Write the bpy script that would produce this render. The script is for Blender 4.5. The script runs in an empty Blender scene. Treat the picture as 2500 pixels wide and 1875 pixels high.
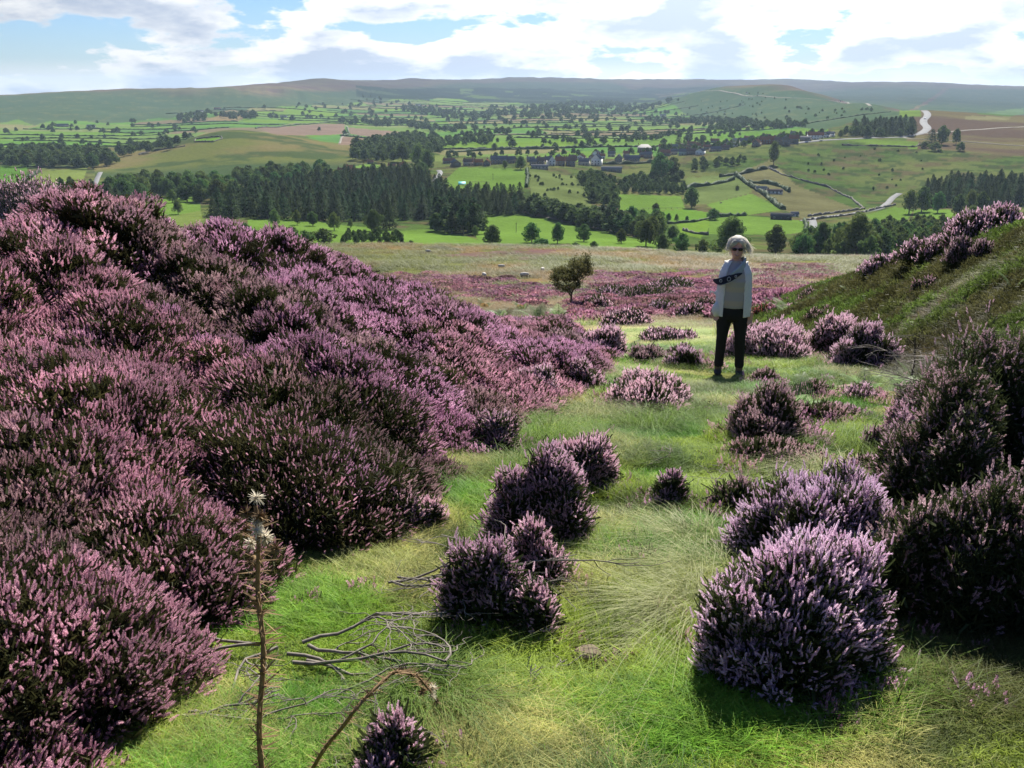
import bpy, math, random
import numpy as np
from mathutils import Vector, Matrix
random.seed(7)
R = math.radians
sc = bpy.context.scene
C = sc.collection

# ---------------------------------------------------------------- camera
LENS = 33.0
PITCH = R(17.7)
cd = bpy.data.cameras.new('camera'); cam = bpy.data.objects.new('camera', cd); C.objects.link(cam)
cd.lens = LENS; cd.sensor_width = 36; cd.clip_start = 0.05; cd.clip_end = 60000
cam.location = (0, 0, 0); cam.rotation_euler = (math.pi/2 - PITCH, 0, 0)
sc.camera = cam
# ---------------------------------------------------------------- exposure
sc.view_settings.view_transform = 'Standard'; sc.view_settings.look = 'None'
sc.view_settings.gamma = 1; sc.view_settings.use_curve_mapping = False
sc.view_settings.exposure = 1.2
sc.cycles.max_bounces = 4; sc.cycles.diffuse_bounces = 2; sc.cycles.glossy_bounces = 1; sc.cycles.transmission_bounces = 2; sc.cycles.volume_bounces = 0
# ---------------------------------------------------------------- sun and sky
SUN_AZ, SUN_EL = R(15), R(43)          # to the right of straight ahead, high: the scene is back-lit
sd = Vector((math.sin(SUN_AZ)*math.cos(SUN_EL), math.cos(SUN_AZ)*math.cos(SUN_EL), math.sin(SUN_EL)))
sl = bpy.data.lights.new('sun', 'SUN'); sun = bpy.data.objects.new('sun', sl); C.objects.link(sun)
sl.energy = 5.0; sl.angle = R(0.5); sl.color = (1.0, 0.95, 0.86)
sun.rotation_euler = (-sd).to_track_quat('-Z', 'Y').to_euler()
w = bpy.data.worlds.new('World'); sc.world = w; w.use_nodes = True
nt = w.node_tree; nt.nodes.clear(); N = nt.nodes.new; L = nt.links.new
def mth(op, a, b=None, nt_=None, clamp=False):
    n = (nt_ or nt).nodes.new('ShaderNodeMath'); n.operation = op; n.use_clamp = clamp
    for i, v in enumerate((a, b)):
        if v is None: continue
        if isinstance(v, (int, float)): n.inputs[i].default_value = v
        else: (nt_ or nt).links.new(v, n.inputs[i])
    return n.outputs[0]
out = N('ShaderNodeOutputWorld'); bg = N('ShaderNodeBackground'); L(bg.outputs[0], out.inputs[0])
bg.inputs[1].default_value = 0.055
sky = N('ShaderNodeTexSky'); sky.sky_type = 'NISHITA'; sky.sun_disc = False
sky.sun_elevation = SUN_EL; sky.sun_rotation = SUN_AZ; sky.air_density = 1.0; sky.dust_density = 0.3; sky.ozone_density = 2.5
tc = N('ShaderNodeTexCoord'); sx = N('ShaderNodeSeparateXYZ'); L(tc.outputs['Generated'], sx.inputs[0])
zz = mth('MAXIMUM', mth('ADD', sx.outputs[2], 0.30), 0.04)
cx = N('ShaderNodeCombineXYZ'); L(mth('DIVIDE', sx.outputs[0], zz), cx.inputs[0]); L(mth('DIVIDE', sx.outputs[1], zz), cx.inputs[1])
def noise(vec, scale, detail, rough, off=(0, 0, 0), dist=0.0):
    m = N('ShaderNodeMapping'); m.inputs['Location'].default_value = off; L(vec, m.inputs[0])
    n = N('ShaderNodeTexNoise'); n.inputs['Scale'].default_value = scale; n.inputs['Detail'].default_value = detail
    n.inputs['Roughness'].default_value = rough; n.inputs['Distortion'].default_value = dist
    L(m.outputs[0], n.inputs['Vector']); return n.outputs['Fac']
def ramp(fac, stops):
    r = N('ShaderNodeValToRGB'); L(fac, r.inputs[0]); e = r.color_ramp.elements
    while len(e) < len(stops): e.new(0.5)
    for k, (p, c) in enumerate(stops): e[k].position = p; e[k].color = (*c, 1) if isinstance(c, tuple) else (c, c, c, 1)
    return r.outputs[0]
CO = (3.1, 1.7, 0)
den = noise(cx.outputs[0], 2.6, 10, 0.56, CO, 0.0)
den2 = noise(cx.outputs[0], 2.6, 7, 0.55, (CO[0] - 0.02, CO[1] - 0.12, 0), 0.0)   # the same clouds a little nearer: what lies above this point
glow0 = N('ShaderNodeVectorMath'); glow0.operation = 'DOT_PRODUCT'; L(tc.outputs['Generated'], glow0.inputs[0]); glow0.inputs[1].default_value = sd
den_c = mth('ADD', den, mth('MULTIPLY', mth('SUBTRACT', mth('POWER', mth('MAXIMUM', glow0.outputs['Value'], 0.0), 5.0), .08), .27))   # thicker cloud under the sun
cover = ramp(den_c, [(0.455, 0.0), (0.495, 1.0)])
dot = N('ShaderNodeVectorMath'); dot.operation = 'DOT_PRODUCT'; L(tc.outputs['Generated'], dot.inputs[0]); dot.inputs[1].default_value = sd
glow = mth('POWER', mth('MAXIMUM', dot.outputs['Value'], 0.0), 5.0)
shade = mth('MULTIPLY', ramp(den2, [(0.44, 0.0), (0.54, 1.0)]), ramp(den, [(0.45, 0.35), (0.58, 1.0)]))
ccol = N('ShaderNodeMix'); ccol.data_type = 'RGBA'; L(shade, ccol.inputs[0])
ccol.inputs['A'].default_value = (8.3, 8.4, 8.5, 1); ccol.inputs['B'].default_value = (4.2, 4.9, 6.1, 1)
cl = N('ShaderNodeVectorMath'); cl.operation = 'SCALE'; L(ccol.outputs['Result'], cl.inputs[0]); L(mth('ADD', mth('MULTIPLY', glow, 2.6), 0.72), cl.inputs['Scale'])
# fewer clouds overhead than towards the horizon
high = ramp(sx.outputs[2], [(0.15, 1.0), (0.26, 0.05)])
low = ramp(sx.outputs[2], [(0.0, 0.8), (0.022, 0.0)])   # far cloud layers merge towards the horizon
mx = N('ShaderNodeMix'); mx.data_type = 'RGBA'; L(mth('MAXIMUM', mth('MULTIPLY', cover, high), low), mx.inputs[0]); blue = N('ShaderNodeMix'); blue.data_type = 'RGBA'; blue.blend_type = 'MULTIPLY'; blue.inputs[0].default_value = 1; L(sky.outputs[0], blue.inputs['A']); blue.inputs['B'].default_value = (.50, .66, .95, 1); L(blue.outputs['Result'], mx.inputs['A']); L(cl.outputs[0], mx.inputs['B'])
L(mx.outputs['Result'], bg.inputs[0])

# ---------------------------------------------------------------- object helpers
def link(o, parent=None):
    C.objects.link(o)
    if parent is not None: o.parent = parent
    return o
def tag(o, label=None, cat=None, group=None, kind=None):
    if label: o['label'] = label
    if cat: o['category'] = cat
    if group: o['group'] = group
    if kind: o['kind'] = kind
    return o
def empty(name, loc=(0, 0, 0), rz=0.0):
    o = bpy.data.objects.new(name, None); o.empty_display_size = 0.1
    o.location = loc; o.rotation_euler = (0, 0, rz); return link(o)
def make_mesh(name, V, F, mats=(), M=None, smooth=False):
    """V (n,3); F list of (k_i) arrays: either one (m,4)/(m,3) array or a list of such arrays; M material index per face."""
    me = bpy.data.meshes.new(name)
    V = np.asarray(V, dtype=np.float32)
    arrs = [np.asarray(f, dtype=np.int32) for f in (F if isinstance(F, list) else [F]) if len(f)]
    me.vertices.add(len(V)); me.vertices.foreach_set('co', V.ravel())
    tot = sum(len(a) for a in arrs); nl = sum(a.size for a in arrs)
    me.loops.add(nl); me.polygons.add(tot)
    me.loops.foreach_set('vertex_index', np.concatenate([a.ravel() for a in arrs]))
    ls = np.concatenate([np.full(len(a), a.shape[1]) for a in arrs])
    me.polygons.foreach_set('loop_start', np.concatenate([[0], np.cumsum(ls)[:-1]]).astype(np.int32))
    for m in mats: me.materials.append(m)
    if M is not None: me.polygons.foreach_set('material_index', np.asarray(M, dtype=np.int32))
    if smooth: me.polygons.foreach_set('use_smooth', np.ones(tot, dtype=bool))
    me.update(calc_edges=True); return me
class MB:
    """collects shapes, builds ONE mesh object"""
    def __init__(s): s.v = []; s.q = []; s.t = []; s.n = 0
    def add(s, V, Q=None, T=None):
        V = np.asarray(V, float).reshape(-1, 3); s.v.append(V)
        if Q is not None and len(Q): s.q.append(np.asarray(Q, int) + s.n)
        if T is not None and len(T): s.t.append(np.asarray(T, int) + s.n)
        s.n += len(V); return s
    def box(s, c, d, rz=0.0):
        c = np.array(c, float); x, y, z = np.array(d, float)/2
        P = np.array([[-x,-y,-z],[x,-y,-z],[x,y,-z],[-x,y,-z],[-x,-y,z],[x,-y,z],[x,y,z],[-x,y,z]])
        if rz: P = P @ np.array([[math.cos(rz), math.sin(rz), 0], [-math.sin(rz), math.cos(rz), 0], [0, 0, 1]])
        return s.add(P + c, [[0,3,2,1],[4,5,6,7],[0,1,5,4],[1,2,6,5],[2,3,7,6],[3,0,4,7]])
    def tube(s, pts, rad, k=6):
        pts = np.asarray(pts, float); n = len(pts)
        rad = np.full(n, rad) if np.isscalar(rad) else np.asarray(rad, float)
        t = np.gradient(pts, axis=0); t /= np.linalg.norm(t, axis=1)[:, None] + 1e-9
        ref = np.array([0, 0, 1.0]) if abs(t[0][2]) < 0.8 else np.array([1.0, 0, 0])
        a = np.cross(t, ref); a /= np.linalg.norm(a, axis=1)[:, None] + 1e-9; b = np.cross(t, a)
        ang = np.arange(k)*2*math.pi/k
        V = pts[:, None] + rad[:, None, None]*(np.cos(ang)[None, :, None]*a[:, None] + np.sin(ang)[None, :, None]*b[:, None])
        i, j = np.meshgrid(np.arange(n-1), np.arange(k), indexing='ij'); j2 = (j+1) % k
        Q = np.stack([i*k+j, i*k+j2, (i+1)*k+j2, (i+1)*k+j], -1).reshape(-1, 4)
        return s.add(V.reshape(-1, 3), Q)
    def loft(s, rings, cap=True):
        rings = np.asarray(rings, float); n, k = rings.shape[:2]
        i, j = np.meshgrid(np.arange(n-1), np.arange(k), indexing='ij'); j2 = (j+1) % k
        Q = np.stack([i*k+j, i*k+j2, (i+1)*k+j2, (i+1)*k+j], -1).reshape(-1, 4)
        V = rings.reshape(-1, 3); T = None
        if cap:
            V = np.concatenate([V, rings[0].mean(0)[None], rings[-1].mean(0)[None]])
            a, b = n*k, n*k+1; jj = np.arange(k); j3 = (jj+1) % k
            T = np.concatenate([np.stack([np.full(k, a), j3, jj], -1), np.stack([np.full(k, b), (n-1)*k+jj, (n-1)*k+j3], -1)])
        return s.add(V, Q, T)
    def mesh(s, name, mat, smooth=False):
        F = []
        if s.q: F.append(np.concatenate(s.q))
        if s.t: F.append(np.concatenate(s.t))
        return make_mesh(name, np.concatenate(s.v), F, [mat], None, smooth)
    def build(s, name, mat, parent=None, smooth=False):
        return link(bpy.data.objects.new(name, s.mesh(name, mat, smooth)), parent)

# ---------------------------------------------------------------- numpy noise
def _h(ix, iy, seed):
    n = (ix.astype(np.int64)*374761393 + iy.astype(np.int64)*668265263 + seed*1442695041) & 0xffffffff
    n = ((n ^ (n >> 13))*1274126177) & 0xffffffff
    return ((n ^ (n >> 16)) & 0xffff)/65535.0
def vn(x, y, seed=0):
    x = np.asarray(x, float); y = np.asarray(y, float)
    ix = np.floor(x); iy = np.floor(y); fx = x-ix; fy = y-iy
    fx = fx*fx*(3-2*fx); fy = fy*fy*(3-2*fy)
    a = _h(ix, iy, seed); b = _h(ix+1, iy, seed); c = _h(ix, iy+1, seed); d = _h(ix+1, iy+1, seed)
    return (a*(1-fx)+b*fx)*(1-fy) + (c*(1-fx)+d*fx)*fy
def fbm(x, y, seed=0, o=4, g=0.5):
    s = 0; a = 1; t = 0
    for k in range(o):
        s = s + a*vn(x*2**k + 17.3*k, y*2**k - 9.1*k, seed+k); t += a; a *= g
    return s/t
def sstep(a, b, x):
    t = np.clip((np.asarray(x, float)-a)/(b-a), 0, 1); return t*t*(3-2*t)
# ================================================================ the lie of the land
# survey points were read as bearings and dips from the viewpoint, each with its distance; from here on everything is metres
FPX = LENS/36*1024; SC = 1024/2212; SP, CP = math.sin(PITCH), math.cos(PITCH)
def bearing(fx, fy):
    u = (fx*SC-512)/FPX; v = (384-fy*SC)/FPX
    dx = u; dy = CP+v*SP; dz = -SP+v*CP
    return np.arctan2(dx, dy), dz/np.hypot(dx, dy)
def tan_el(az, fy):
    v = (384-np.asarray(fy, float)*SC)/FPX
    return (-SP+v*CP)/((CP+v*SP)/math.cos(az))
PROF = {
 0:   [(150,590),(260,527),(320,540),(450,500),(600,450),(800,410),(1000,375),(1300,345),(1700,310),(2100,285),(2500,265),(3000,235),(3400,212),(3700,206),(4500,214),(12000,230)],
 150: [(150,590),(260,527),(320,540),(450,500),(600,450),(800,412),(1000,378),(1300,340),(1700,308),(2100,285),(2500,266),(3000,232),(3400,207),(3700,199),(4500,207),(12000,225)],
 300: [(150,590),(260,527),(320,540),(450,500),(600,455),(750,425),(900,398),(1000,380),(1100,360),(1200,340),(1300,326),(1400,330),(1600,318),(1900,298),(2200,280),(2500,265),(2900,250),(3200,228),(3500,203),(3700,193),(4500,201),(12000,222)],
 480: [(150,590),(260,527),(330,540),(450,500),(600,455),(750,420),(900,396),(1000,370),(1100,338),(1200,305),(1300,283),(1400,278),(1550,292),(1800,290),(2000,274),(2300,261),(2700,244),(3100,232),(3350,212),(3550,193),(3700,185),(4500,191),(12000,215)],
 600: [(150,590),(260,527),(330,540),(450,502),(600,460),(750,422),(900,390),(1000,365),(1100,335),(1200,310),(1300,295),(1400,292),(1600,292),(1900,282),(2200,270),(2600,256),(3000,236),(3500,214),(3700,204),(4000,184),(4300,176),(5000,182),(12000,210)],
 700: [(150,590),(260,527),(330,541),(450,505),(600,465),(750,425),(900,385),(1000,362),(1100,342),(1200,325),(1300,312),(1500,304),(1800,290),(2200,272),(2600,256),(3200,236),(3700,215),(4200,200),(4600,182),(5000,167),(6000,174),(12000,200)],
 900: [(150,590),(260,528),(330,545),(420,520),(520,492),(650,455),(800,405),(900,375),(1000,358),(1200,332),(1500,305),(2000,283),(2600,260),(3300,238),(4200,218),(5000,202),(5600,187),(6300,170),(7500,176),(12000,190)],
 1150:[(150,592),(260,531),(330,550),(420,522),(520,495),(600,465),(700,418),(800,385),(900,366),(950,352),(1050,342),(1200,325),(1500,302),(1900,280),(2500,258),(3200,240),(4200,224),(5000,215),(6000,196),(7000,174),(7500,167),(9000,172),(12000,180)],
 1400:[(150,595),(260,540),(330,560),(420,530),(520,507),(600,482),(700,450),(800,420),(900,392),(1000,365),(1080,345),(1200,326),(1500,303),(2000,278),(2600,260),(3500,238),(4500,224),(6000,208),(7500,180),(8000,172),(9000,176),(12000,182)],
 1550:[(150,600),(260,552),(330,572),(420,540),(520,508),(650,465),(800,428),(900,398),(1000,362),(1100,330),(1250,318),(1500,300),(1900,280),(2400,262),(2900,236),(3200,210),(3400,194),(3600,186),(4200,194),(6000,196),(8000,171),(9000,175),(12000,182)],
 1700:[(150,604),(260,555),(330,575),(450,535),(550,507),(650,476),(750,450),(850,412),(950,376),(1050,345),(1150,319),(1200,306),(1350,298),(1600,284),(2000,266),(2500,235),(2900,205),(3150,186),(3300,177),(3800,190),(4500,200),(7000,195),(9000,171),(10000,175),(12000,180)],
 1760:[(150,606),(260,556),(330,575),(450,537),(550,507),(650,476),(750,452),(850,420),(950,386),(1050,352),(1150,324),(1220,301),(1380,290),(1600,274),(2000,255),(2500,228),(2900,205),(3050,198),(3600,210),(4500,210),(7000,198),(9000,172),(10000,176),(12000,182)],
 1860:[(150,610),(260,556),(330,575),(450,537),(550,510),(650,480),(750,458),(850,432),(950,396),(1050,360),(1150,326),(1250,298),(1400,283),(1600,266),(1900,245),(2200,229),(2400,223),(2700,234),(4000,226),(6000,203),(8000,176),(9000,181),(12000,186)],
 2000:[(150,612),(260,556),(330,572),(450,535),(600,500),(750,460),(850,435),(950,400),(1050,365),(1150,330),(1250,305),(1400,280),(1550,262),(1700,246),(1850,238),(2150,250),(3500,236),(5500,212),(7500,182),(8500,178),(9500,184),(12000,188)],
 2212:[(150,612),(260,556),(330,570),(450,530),(600,490),(750,450),(900,415),(1000,382),(1150,342),(1300,310),(1450,285),(1700,265),(1900,250),(2150,257),(3500,246),(5500,222),(7000,194),(8000,187),(9000,193),(12000,196)],
}
def pchip(x, y, xi):
    x = np.asarray(x, float); y = np.asarray(y, float); h = np.diff(x); d = np.diff(y)/h; m = np.zeros_like(y)
    for k in range(1, len(x)-1):
        if d[k-1]*d[k] > 0:
            w1 = 2*h[k]+h[k-1]; w2 = h[k]+2*h[k-1]; m[k] = (w1+w2)/(w1/d[k-1]+w2/d[k])
    m[0], m[-1] = d[0], d[-1]
    k = np.clip(np.searchsorted(x, xi)-1, 0, len(x)-2); t = np.clip((xi-x[k])/h[k], 0, 1)
    return ((1+2*t)*(1-t)**2)*y[k] + t*(1-t)**2*h[k]*m[k] + t*t*(3-2*t)*y[k+1] + t*t*(t-1)*h[k]*m[k+1]
LNR = np.linspace(math.log(150), math.log(12000), 500); AZG = np.linspace(R(-45), R(45), 451)
_cols = []; _az = []
for fx in sorted(PROF):
    az = float(bearing(fx, 200)[0]); _az.append(az)
    pr = PROF[fx]; _cols.append(pchip([math.log(r) for r, _ in pr], tan_el(az, [y for _, y in pr])*0 + np.array([float(tan_el(az, y)) for _, y in pr]), LNR))
_cols = np.array(_cols); _az = np.array(_az)
TAB = np.stack([np.interp(AZG, _az, _cols[:, k]) for k in range(len(LNR))], 1)
_k = np.exp(-0.5*(np.arange(-9, 10)/4.0)**2); _k /= _k.sum()
TAB = np.apply_along_axis(lambda c: np.convolve(np.pad(c, 9, mode='edge'), _k, 'valid'), 0, TAB)
BX = [-400, 0, 11.3, 30, 66, 150, 260, 400]; BZ = [60, -1.6, -3.55, -7.6, -15.0, -28.6, -41, -56]
LF = np.array([(-1.6,-3),(-1.5,1.0),(-1.35,2.4),(-1.35,3.6),(-.75,4.9),(-.3,7),(.65,10),(1.35,13),(1.5,18),(2,40)])
RF = np.array([(1.6,-3),(1.75,1.5),(2.3,3),(3.0,5),(4.2,8),(5.2,12.5),(5.8,20),(7.5,40),(12,80)])
def foot_l(y): return np.interp(y, LF[:, 1], LF[:, 0])
def foot_r(y): return np.interp(y, RF[:, 1], RF[:, 0])
def near_z(x, y):
    z = np.interp(y, BX, BZ) if False else pchip(BX, BZ, np.clip(y, -400, 400))
    dl = foot_l(y)-x
    al = np.interp(y, [-5, 2, 7, 12, 17, 22, 30, 45], [1.1, 1.2, 1.33, .78, .32, .1, .0, 0])
    z = z + al*sstep(-.15, 3.6, dl)
    dr = x-foot_r(y)
    ar = np.interp(y, [-5, 2, 4, 8, 14, 20, 30, 45, 80], [1.0, 1.1, 1.6, 2.15, 2.3, 2.0, 1.2, .5, 0])
    z = z + ar*sstep(-.4, 4.2, dr)*1.0 + 0.05*np.clip(dr-3.5, 0, 30)*sstep(60, 10, y)
    r = np.hypot(x, y)
    z = z + 0.05*(fbm(x*1.3, y*1.3, 3, 3)-.5)*sstep(0.5, 3, r) + 0.30*(fbm(x*.25, y*.25, 8, 3)-.5)*sstep(4, 25, r) + 1.3*(fbm(x*.05, y*.05, 21, 3)-.5)*sstep(30, 90, r)
    z = z + .22*(fbm(x*.9, y*.9, 47, 3)-.5)*sstep(.6, 2.0, dr)*sstep(3, 6, y)
    return z
def H(x, y):
    x = np.asarray(x, float); y = np.asarray(y, float); x, y = np.broadcast_arrays(x, y)
    r = np.hypot(x, y)+1e-6; az = np.arctan2(x, y)
    ga = np.clip((az-AZG[0])/(AZG[1]-AZG[0]), 0, len(AZG)-1.001); gr = np.clip((np.log(r)-LNR[0])/(LNR[1]-LNR[0]), 0, len(LNR)-1.001)
    i = ga.astype(int); j = gr.astype(int); fa = ga-i; fr = gr-j
    T = (TAB[i, j]*(1-fr)+TAB[i, j+1]*fr)*(1-fa) + (TAB[i+1, j]*(1-fr)+TAB[i+1, j+1]*fr)*fa
    far = r*T
    far = far + (fbm(x/160, y/160, 31, 4)-.5)*np.interp(r, [200, 600, 1500, 3000, 6000], [0, 3, 7, 14, 22])
    # gullies down the escarpment on the left
    esc = np.exp(-((r-3750)/330)**2)*sstep(R(-22), R(-16), az)*sstep(R(-5), R(-9), az)
    far = far - esc*15*fbm(az*80 + r/2600, r/1500, 5, 2, .5)
    w = sstep(150, 260, r)*np.where(np.abs(az) > R(75), 0, 1)
    nz = near_z(x, np.clip(y, -400, 400))
    nz = np.where(np.abs(az) > R(75), np.minimum(nz, 25), nz)
    z = np.where(w > 0, nz*(1-w)+far*w, nz)
    return z
def hit(fx, fy, r0=1.0, r1=11500, n=5000):
    """the first ground point along a bearing, from distance r0 outwards"""
    az, te = bearing(fx, fy); r = np.exp(np.linspace(math.log(r0), math.log(r1), n))
    X = r*math.sin(az); Y = r*math.cos(az); g = H(X, Y) - r*te
    k = np.argmax(g > 0)
    if not (g > 0).any(): k = n-1
    if k > 0:
        a, b = g[k-1], g[k]; t = 0 if b == a else -a/(b-a); rr = r[k-1]+(r[k]-r[k-1])*min(max(t, 0), 1)
    else: rr = r[0]
    x, y = rr*math.sin(az), rr*math.cos(az)
    return Vector((x, y, float(H(x, y))))
def hits(pts, r0=280): return np.array([tuple(hit(a, b, r0)) for a, b in pts])
def inpoly(x, y, P):
    P = np.asarray(P)[:, :2]; r = np.zeros(x.shape, bool); j = len(P)-1
    for i in range(len(P)):
        xi, yi = P[i]; xj, yj = P[j]
        if yi != yj:
            r ^= ((yi > y) != (yj > y)) & (x < (xj-xi)*(y-yi)/(yj-yi)+xi)
        j = i
    return r

# ---------------------------------------------------------------- land use, as polygons on the ground
def dens(P, k=6):
    o = []
    for i in range(len(P)):
        a = np.array(P[i], float); b = np.array(P[(i+1) % len(P)], float)
        for t in range(k): o.append(tuple(a+(b-a)*t/k))
    return o
GB = (.12, .205, .036); GP = (.15, .20, .055); GD = (.07, .115, .03); ST = (.23, .21, .10); BR = (.21, .15, .11)
FIELDS = [ # colour, roughness, outline
 (GB, .1, [(958,395),(966,385),(992,361),(1135,365),(1139,402),(1110,416),(990,412)]),
 ((.12,.155,.05), .6, [(1141,368),(1245,381),(1262,400),(1280,450),(1150,440)]),
 (GB, .1, [(1302,418),(1470,424),(1480,450),(1385,460),(1320,452)]), ((.11,.21,.03), .1, [(1385,460),(1480,451),(1550,462),(1530,474),(1440,482)]),
 (GB, .1, [(1000,472),(1128,464),(1245,479),(1340,506),(1300,520),(1195,528),(1040,528)]), (GB, .15, [(852,500),(916,495),(1000,508),(1045,522),(1045,560),(850,560)]),
 (GB, .15, [(1230,525),(1340,508),(1420,520),(1440,560),(1260,560)]),
 (GB, .15, [(255,442),(417,421),(433,440),(433,458),(336,476),(242,473)]), ((.15,.20,.05), .3, [(350,470),(433,455),(440,475),(420,490),(340,484)]),
 (GB, .15, [(534,475),(625,470),(745,487),(745,560),(545,560)]), (GB, .15, [(745,487),(790,490),(860,502),(850,560),(740,560)]),
 ((.09,.19,.03), .1, [(0,358),(62,360),(46,398),(0,404)]), ((.155,.20,.05), .15, [(40,404),(84,371),(190,361),(181,386),(203,410),(120,412)]),
 (GB, .1, [(215,395),(262,385),(262,400),(205,414)]),
 (BR, .05, [(554,277),(707,267),(744,268),(746,289),(707,292),(600,292)]), ((.22,.16,.115), .05, [(750,275),(879,286),(835,301),(756,289)]), (BR, .05, [(738,294),(835,304),(818,313),(730,313)]),
 ((.09,.2,.05), .05, [(662,297),(739,292),(732,309),(694,305)]), ((.13,.24,.03), .1, [(423,301),(477,296),(480,299),(460,306),(420,306)]),
 (GB, .1, [(1525,442),(1623,418),(1692,453),(1606,466),(1568,465)]), ((.13,.22,.03), .1, [(1461,484),(1534,470),(1530,497),(1513,515),(1470,505)]), (GB, .1, [(1534,470),(1606,466),(1737,477),(1740,500),(1702,506),(1530,506)]),
 (GB, .15, [(1864,466),(1933,447),(1975,452),(1960,475),(1900,482)]), (GB, .15, [(1975,452),(2050,452),(2070,470),(1970,478)]),
 ((.13,.2,.035), .1, [(1943,239),(1988,238),(1990,252),(1943,254)]), ((.12,.19,.035), .3, [(1819,301),(1878,299),(1984,306),(1981,322),(1864,309)]),
 ((.14,.18,.05), .35, [(800,330),(960,335),(965,350),(800,345)]), ((.12,.21,.04), .2, [(700,373),(800,352),(830,360),(760,378)]),
 ((.12,.16,.05), .6, [(1480,385),(1600,375),(1625,416),(1525,441),(1490,440)]),
 ((.14,.135,.06), .5, [(1590,375),(1665,345),(1720,400),(1820,440),(1870,460),(1740,475),(1690,452),(1640,420)]),
 ((.10,.2,.03), .2, [(1560,290),(1700,280),(1690,292),(1540,303)]), ((.11,.2,.035), .2, [(1180,330),(1290,326),(1292,338),(1180,340)]),
 ((.09,.15,.05), .4, [(2110,246),(2212,232),(2212,246),(2180,252)]), ((.2,.19,.09), .3, [(2085,250),(2185,252),(2180,259),(2085,258)]),
 ((.26,.2,.10), .2, [(448,258),(490,243),(530,252),(500,262)]),
]
MOOR_P = [[(1225,705),(1240,650),(1330,622),(1430,612),(1400,655),(1330,695)], [(1540,695),(1500,640),(1520,610),(1650,615),(1720,645),(1690,690)], [(934,551),(1084,539),(1228,535),(1212,546),(1116,563),(1004,560)], [(828,589),(988,599),(1180,605),(1196,640),(1148,666),(1020,640),(860,625)],
          [(1276,583),(1404,595),(1500,583),(1545,590),(1545,680),(1404,690),(1308,647),(1260,680),(1230,660),(1270,610)], [(1632,566),(1750,566),(1830,590),(1800,610),(1696,600),(1638,621)], [(1640,610),(1700,605),(1760,640),(1740,660),(1640,650)]]
MPW = [hits(dens(p, 4), 14) for p in MOOR_P]
FW = [(c, rr, hits(dens(p, 5), 280)) for c, rr, p in FIELDS]
def mixc(a, b, t): t = np.asarray(t)[..., None]; return np.asarray(a)*(1-t)+np.asarray(b)*t
VA = R(7.5)                                      # the strips of the far fields run a little off square
def strips(x, y):
    u = x*math.cos(VA)+y*math.sin(VA); v = -x*math.sin(VA)+y*math.cos(VA)
    v = v + 55*(vn(u/420, v/500, 77)-.5) - 0.00006*(u-300)**2
    row = np.floor(v/115.0); off = _h(row, row*0+3, 5)*300; wd = 170+_h(row, row*0+9, 6)*230
    col = np.floor((u+off)/wd); ev = np.minimum(v/115.0-row, row+1-v/115.0)*88; cu = (u+off)/wd-col; eu = np.minimum(cu, 1-cu)*wd
    return row, col, ev, eu, off, wd
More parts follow.
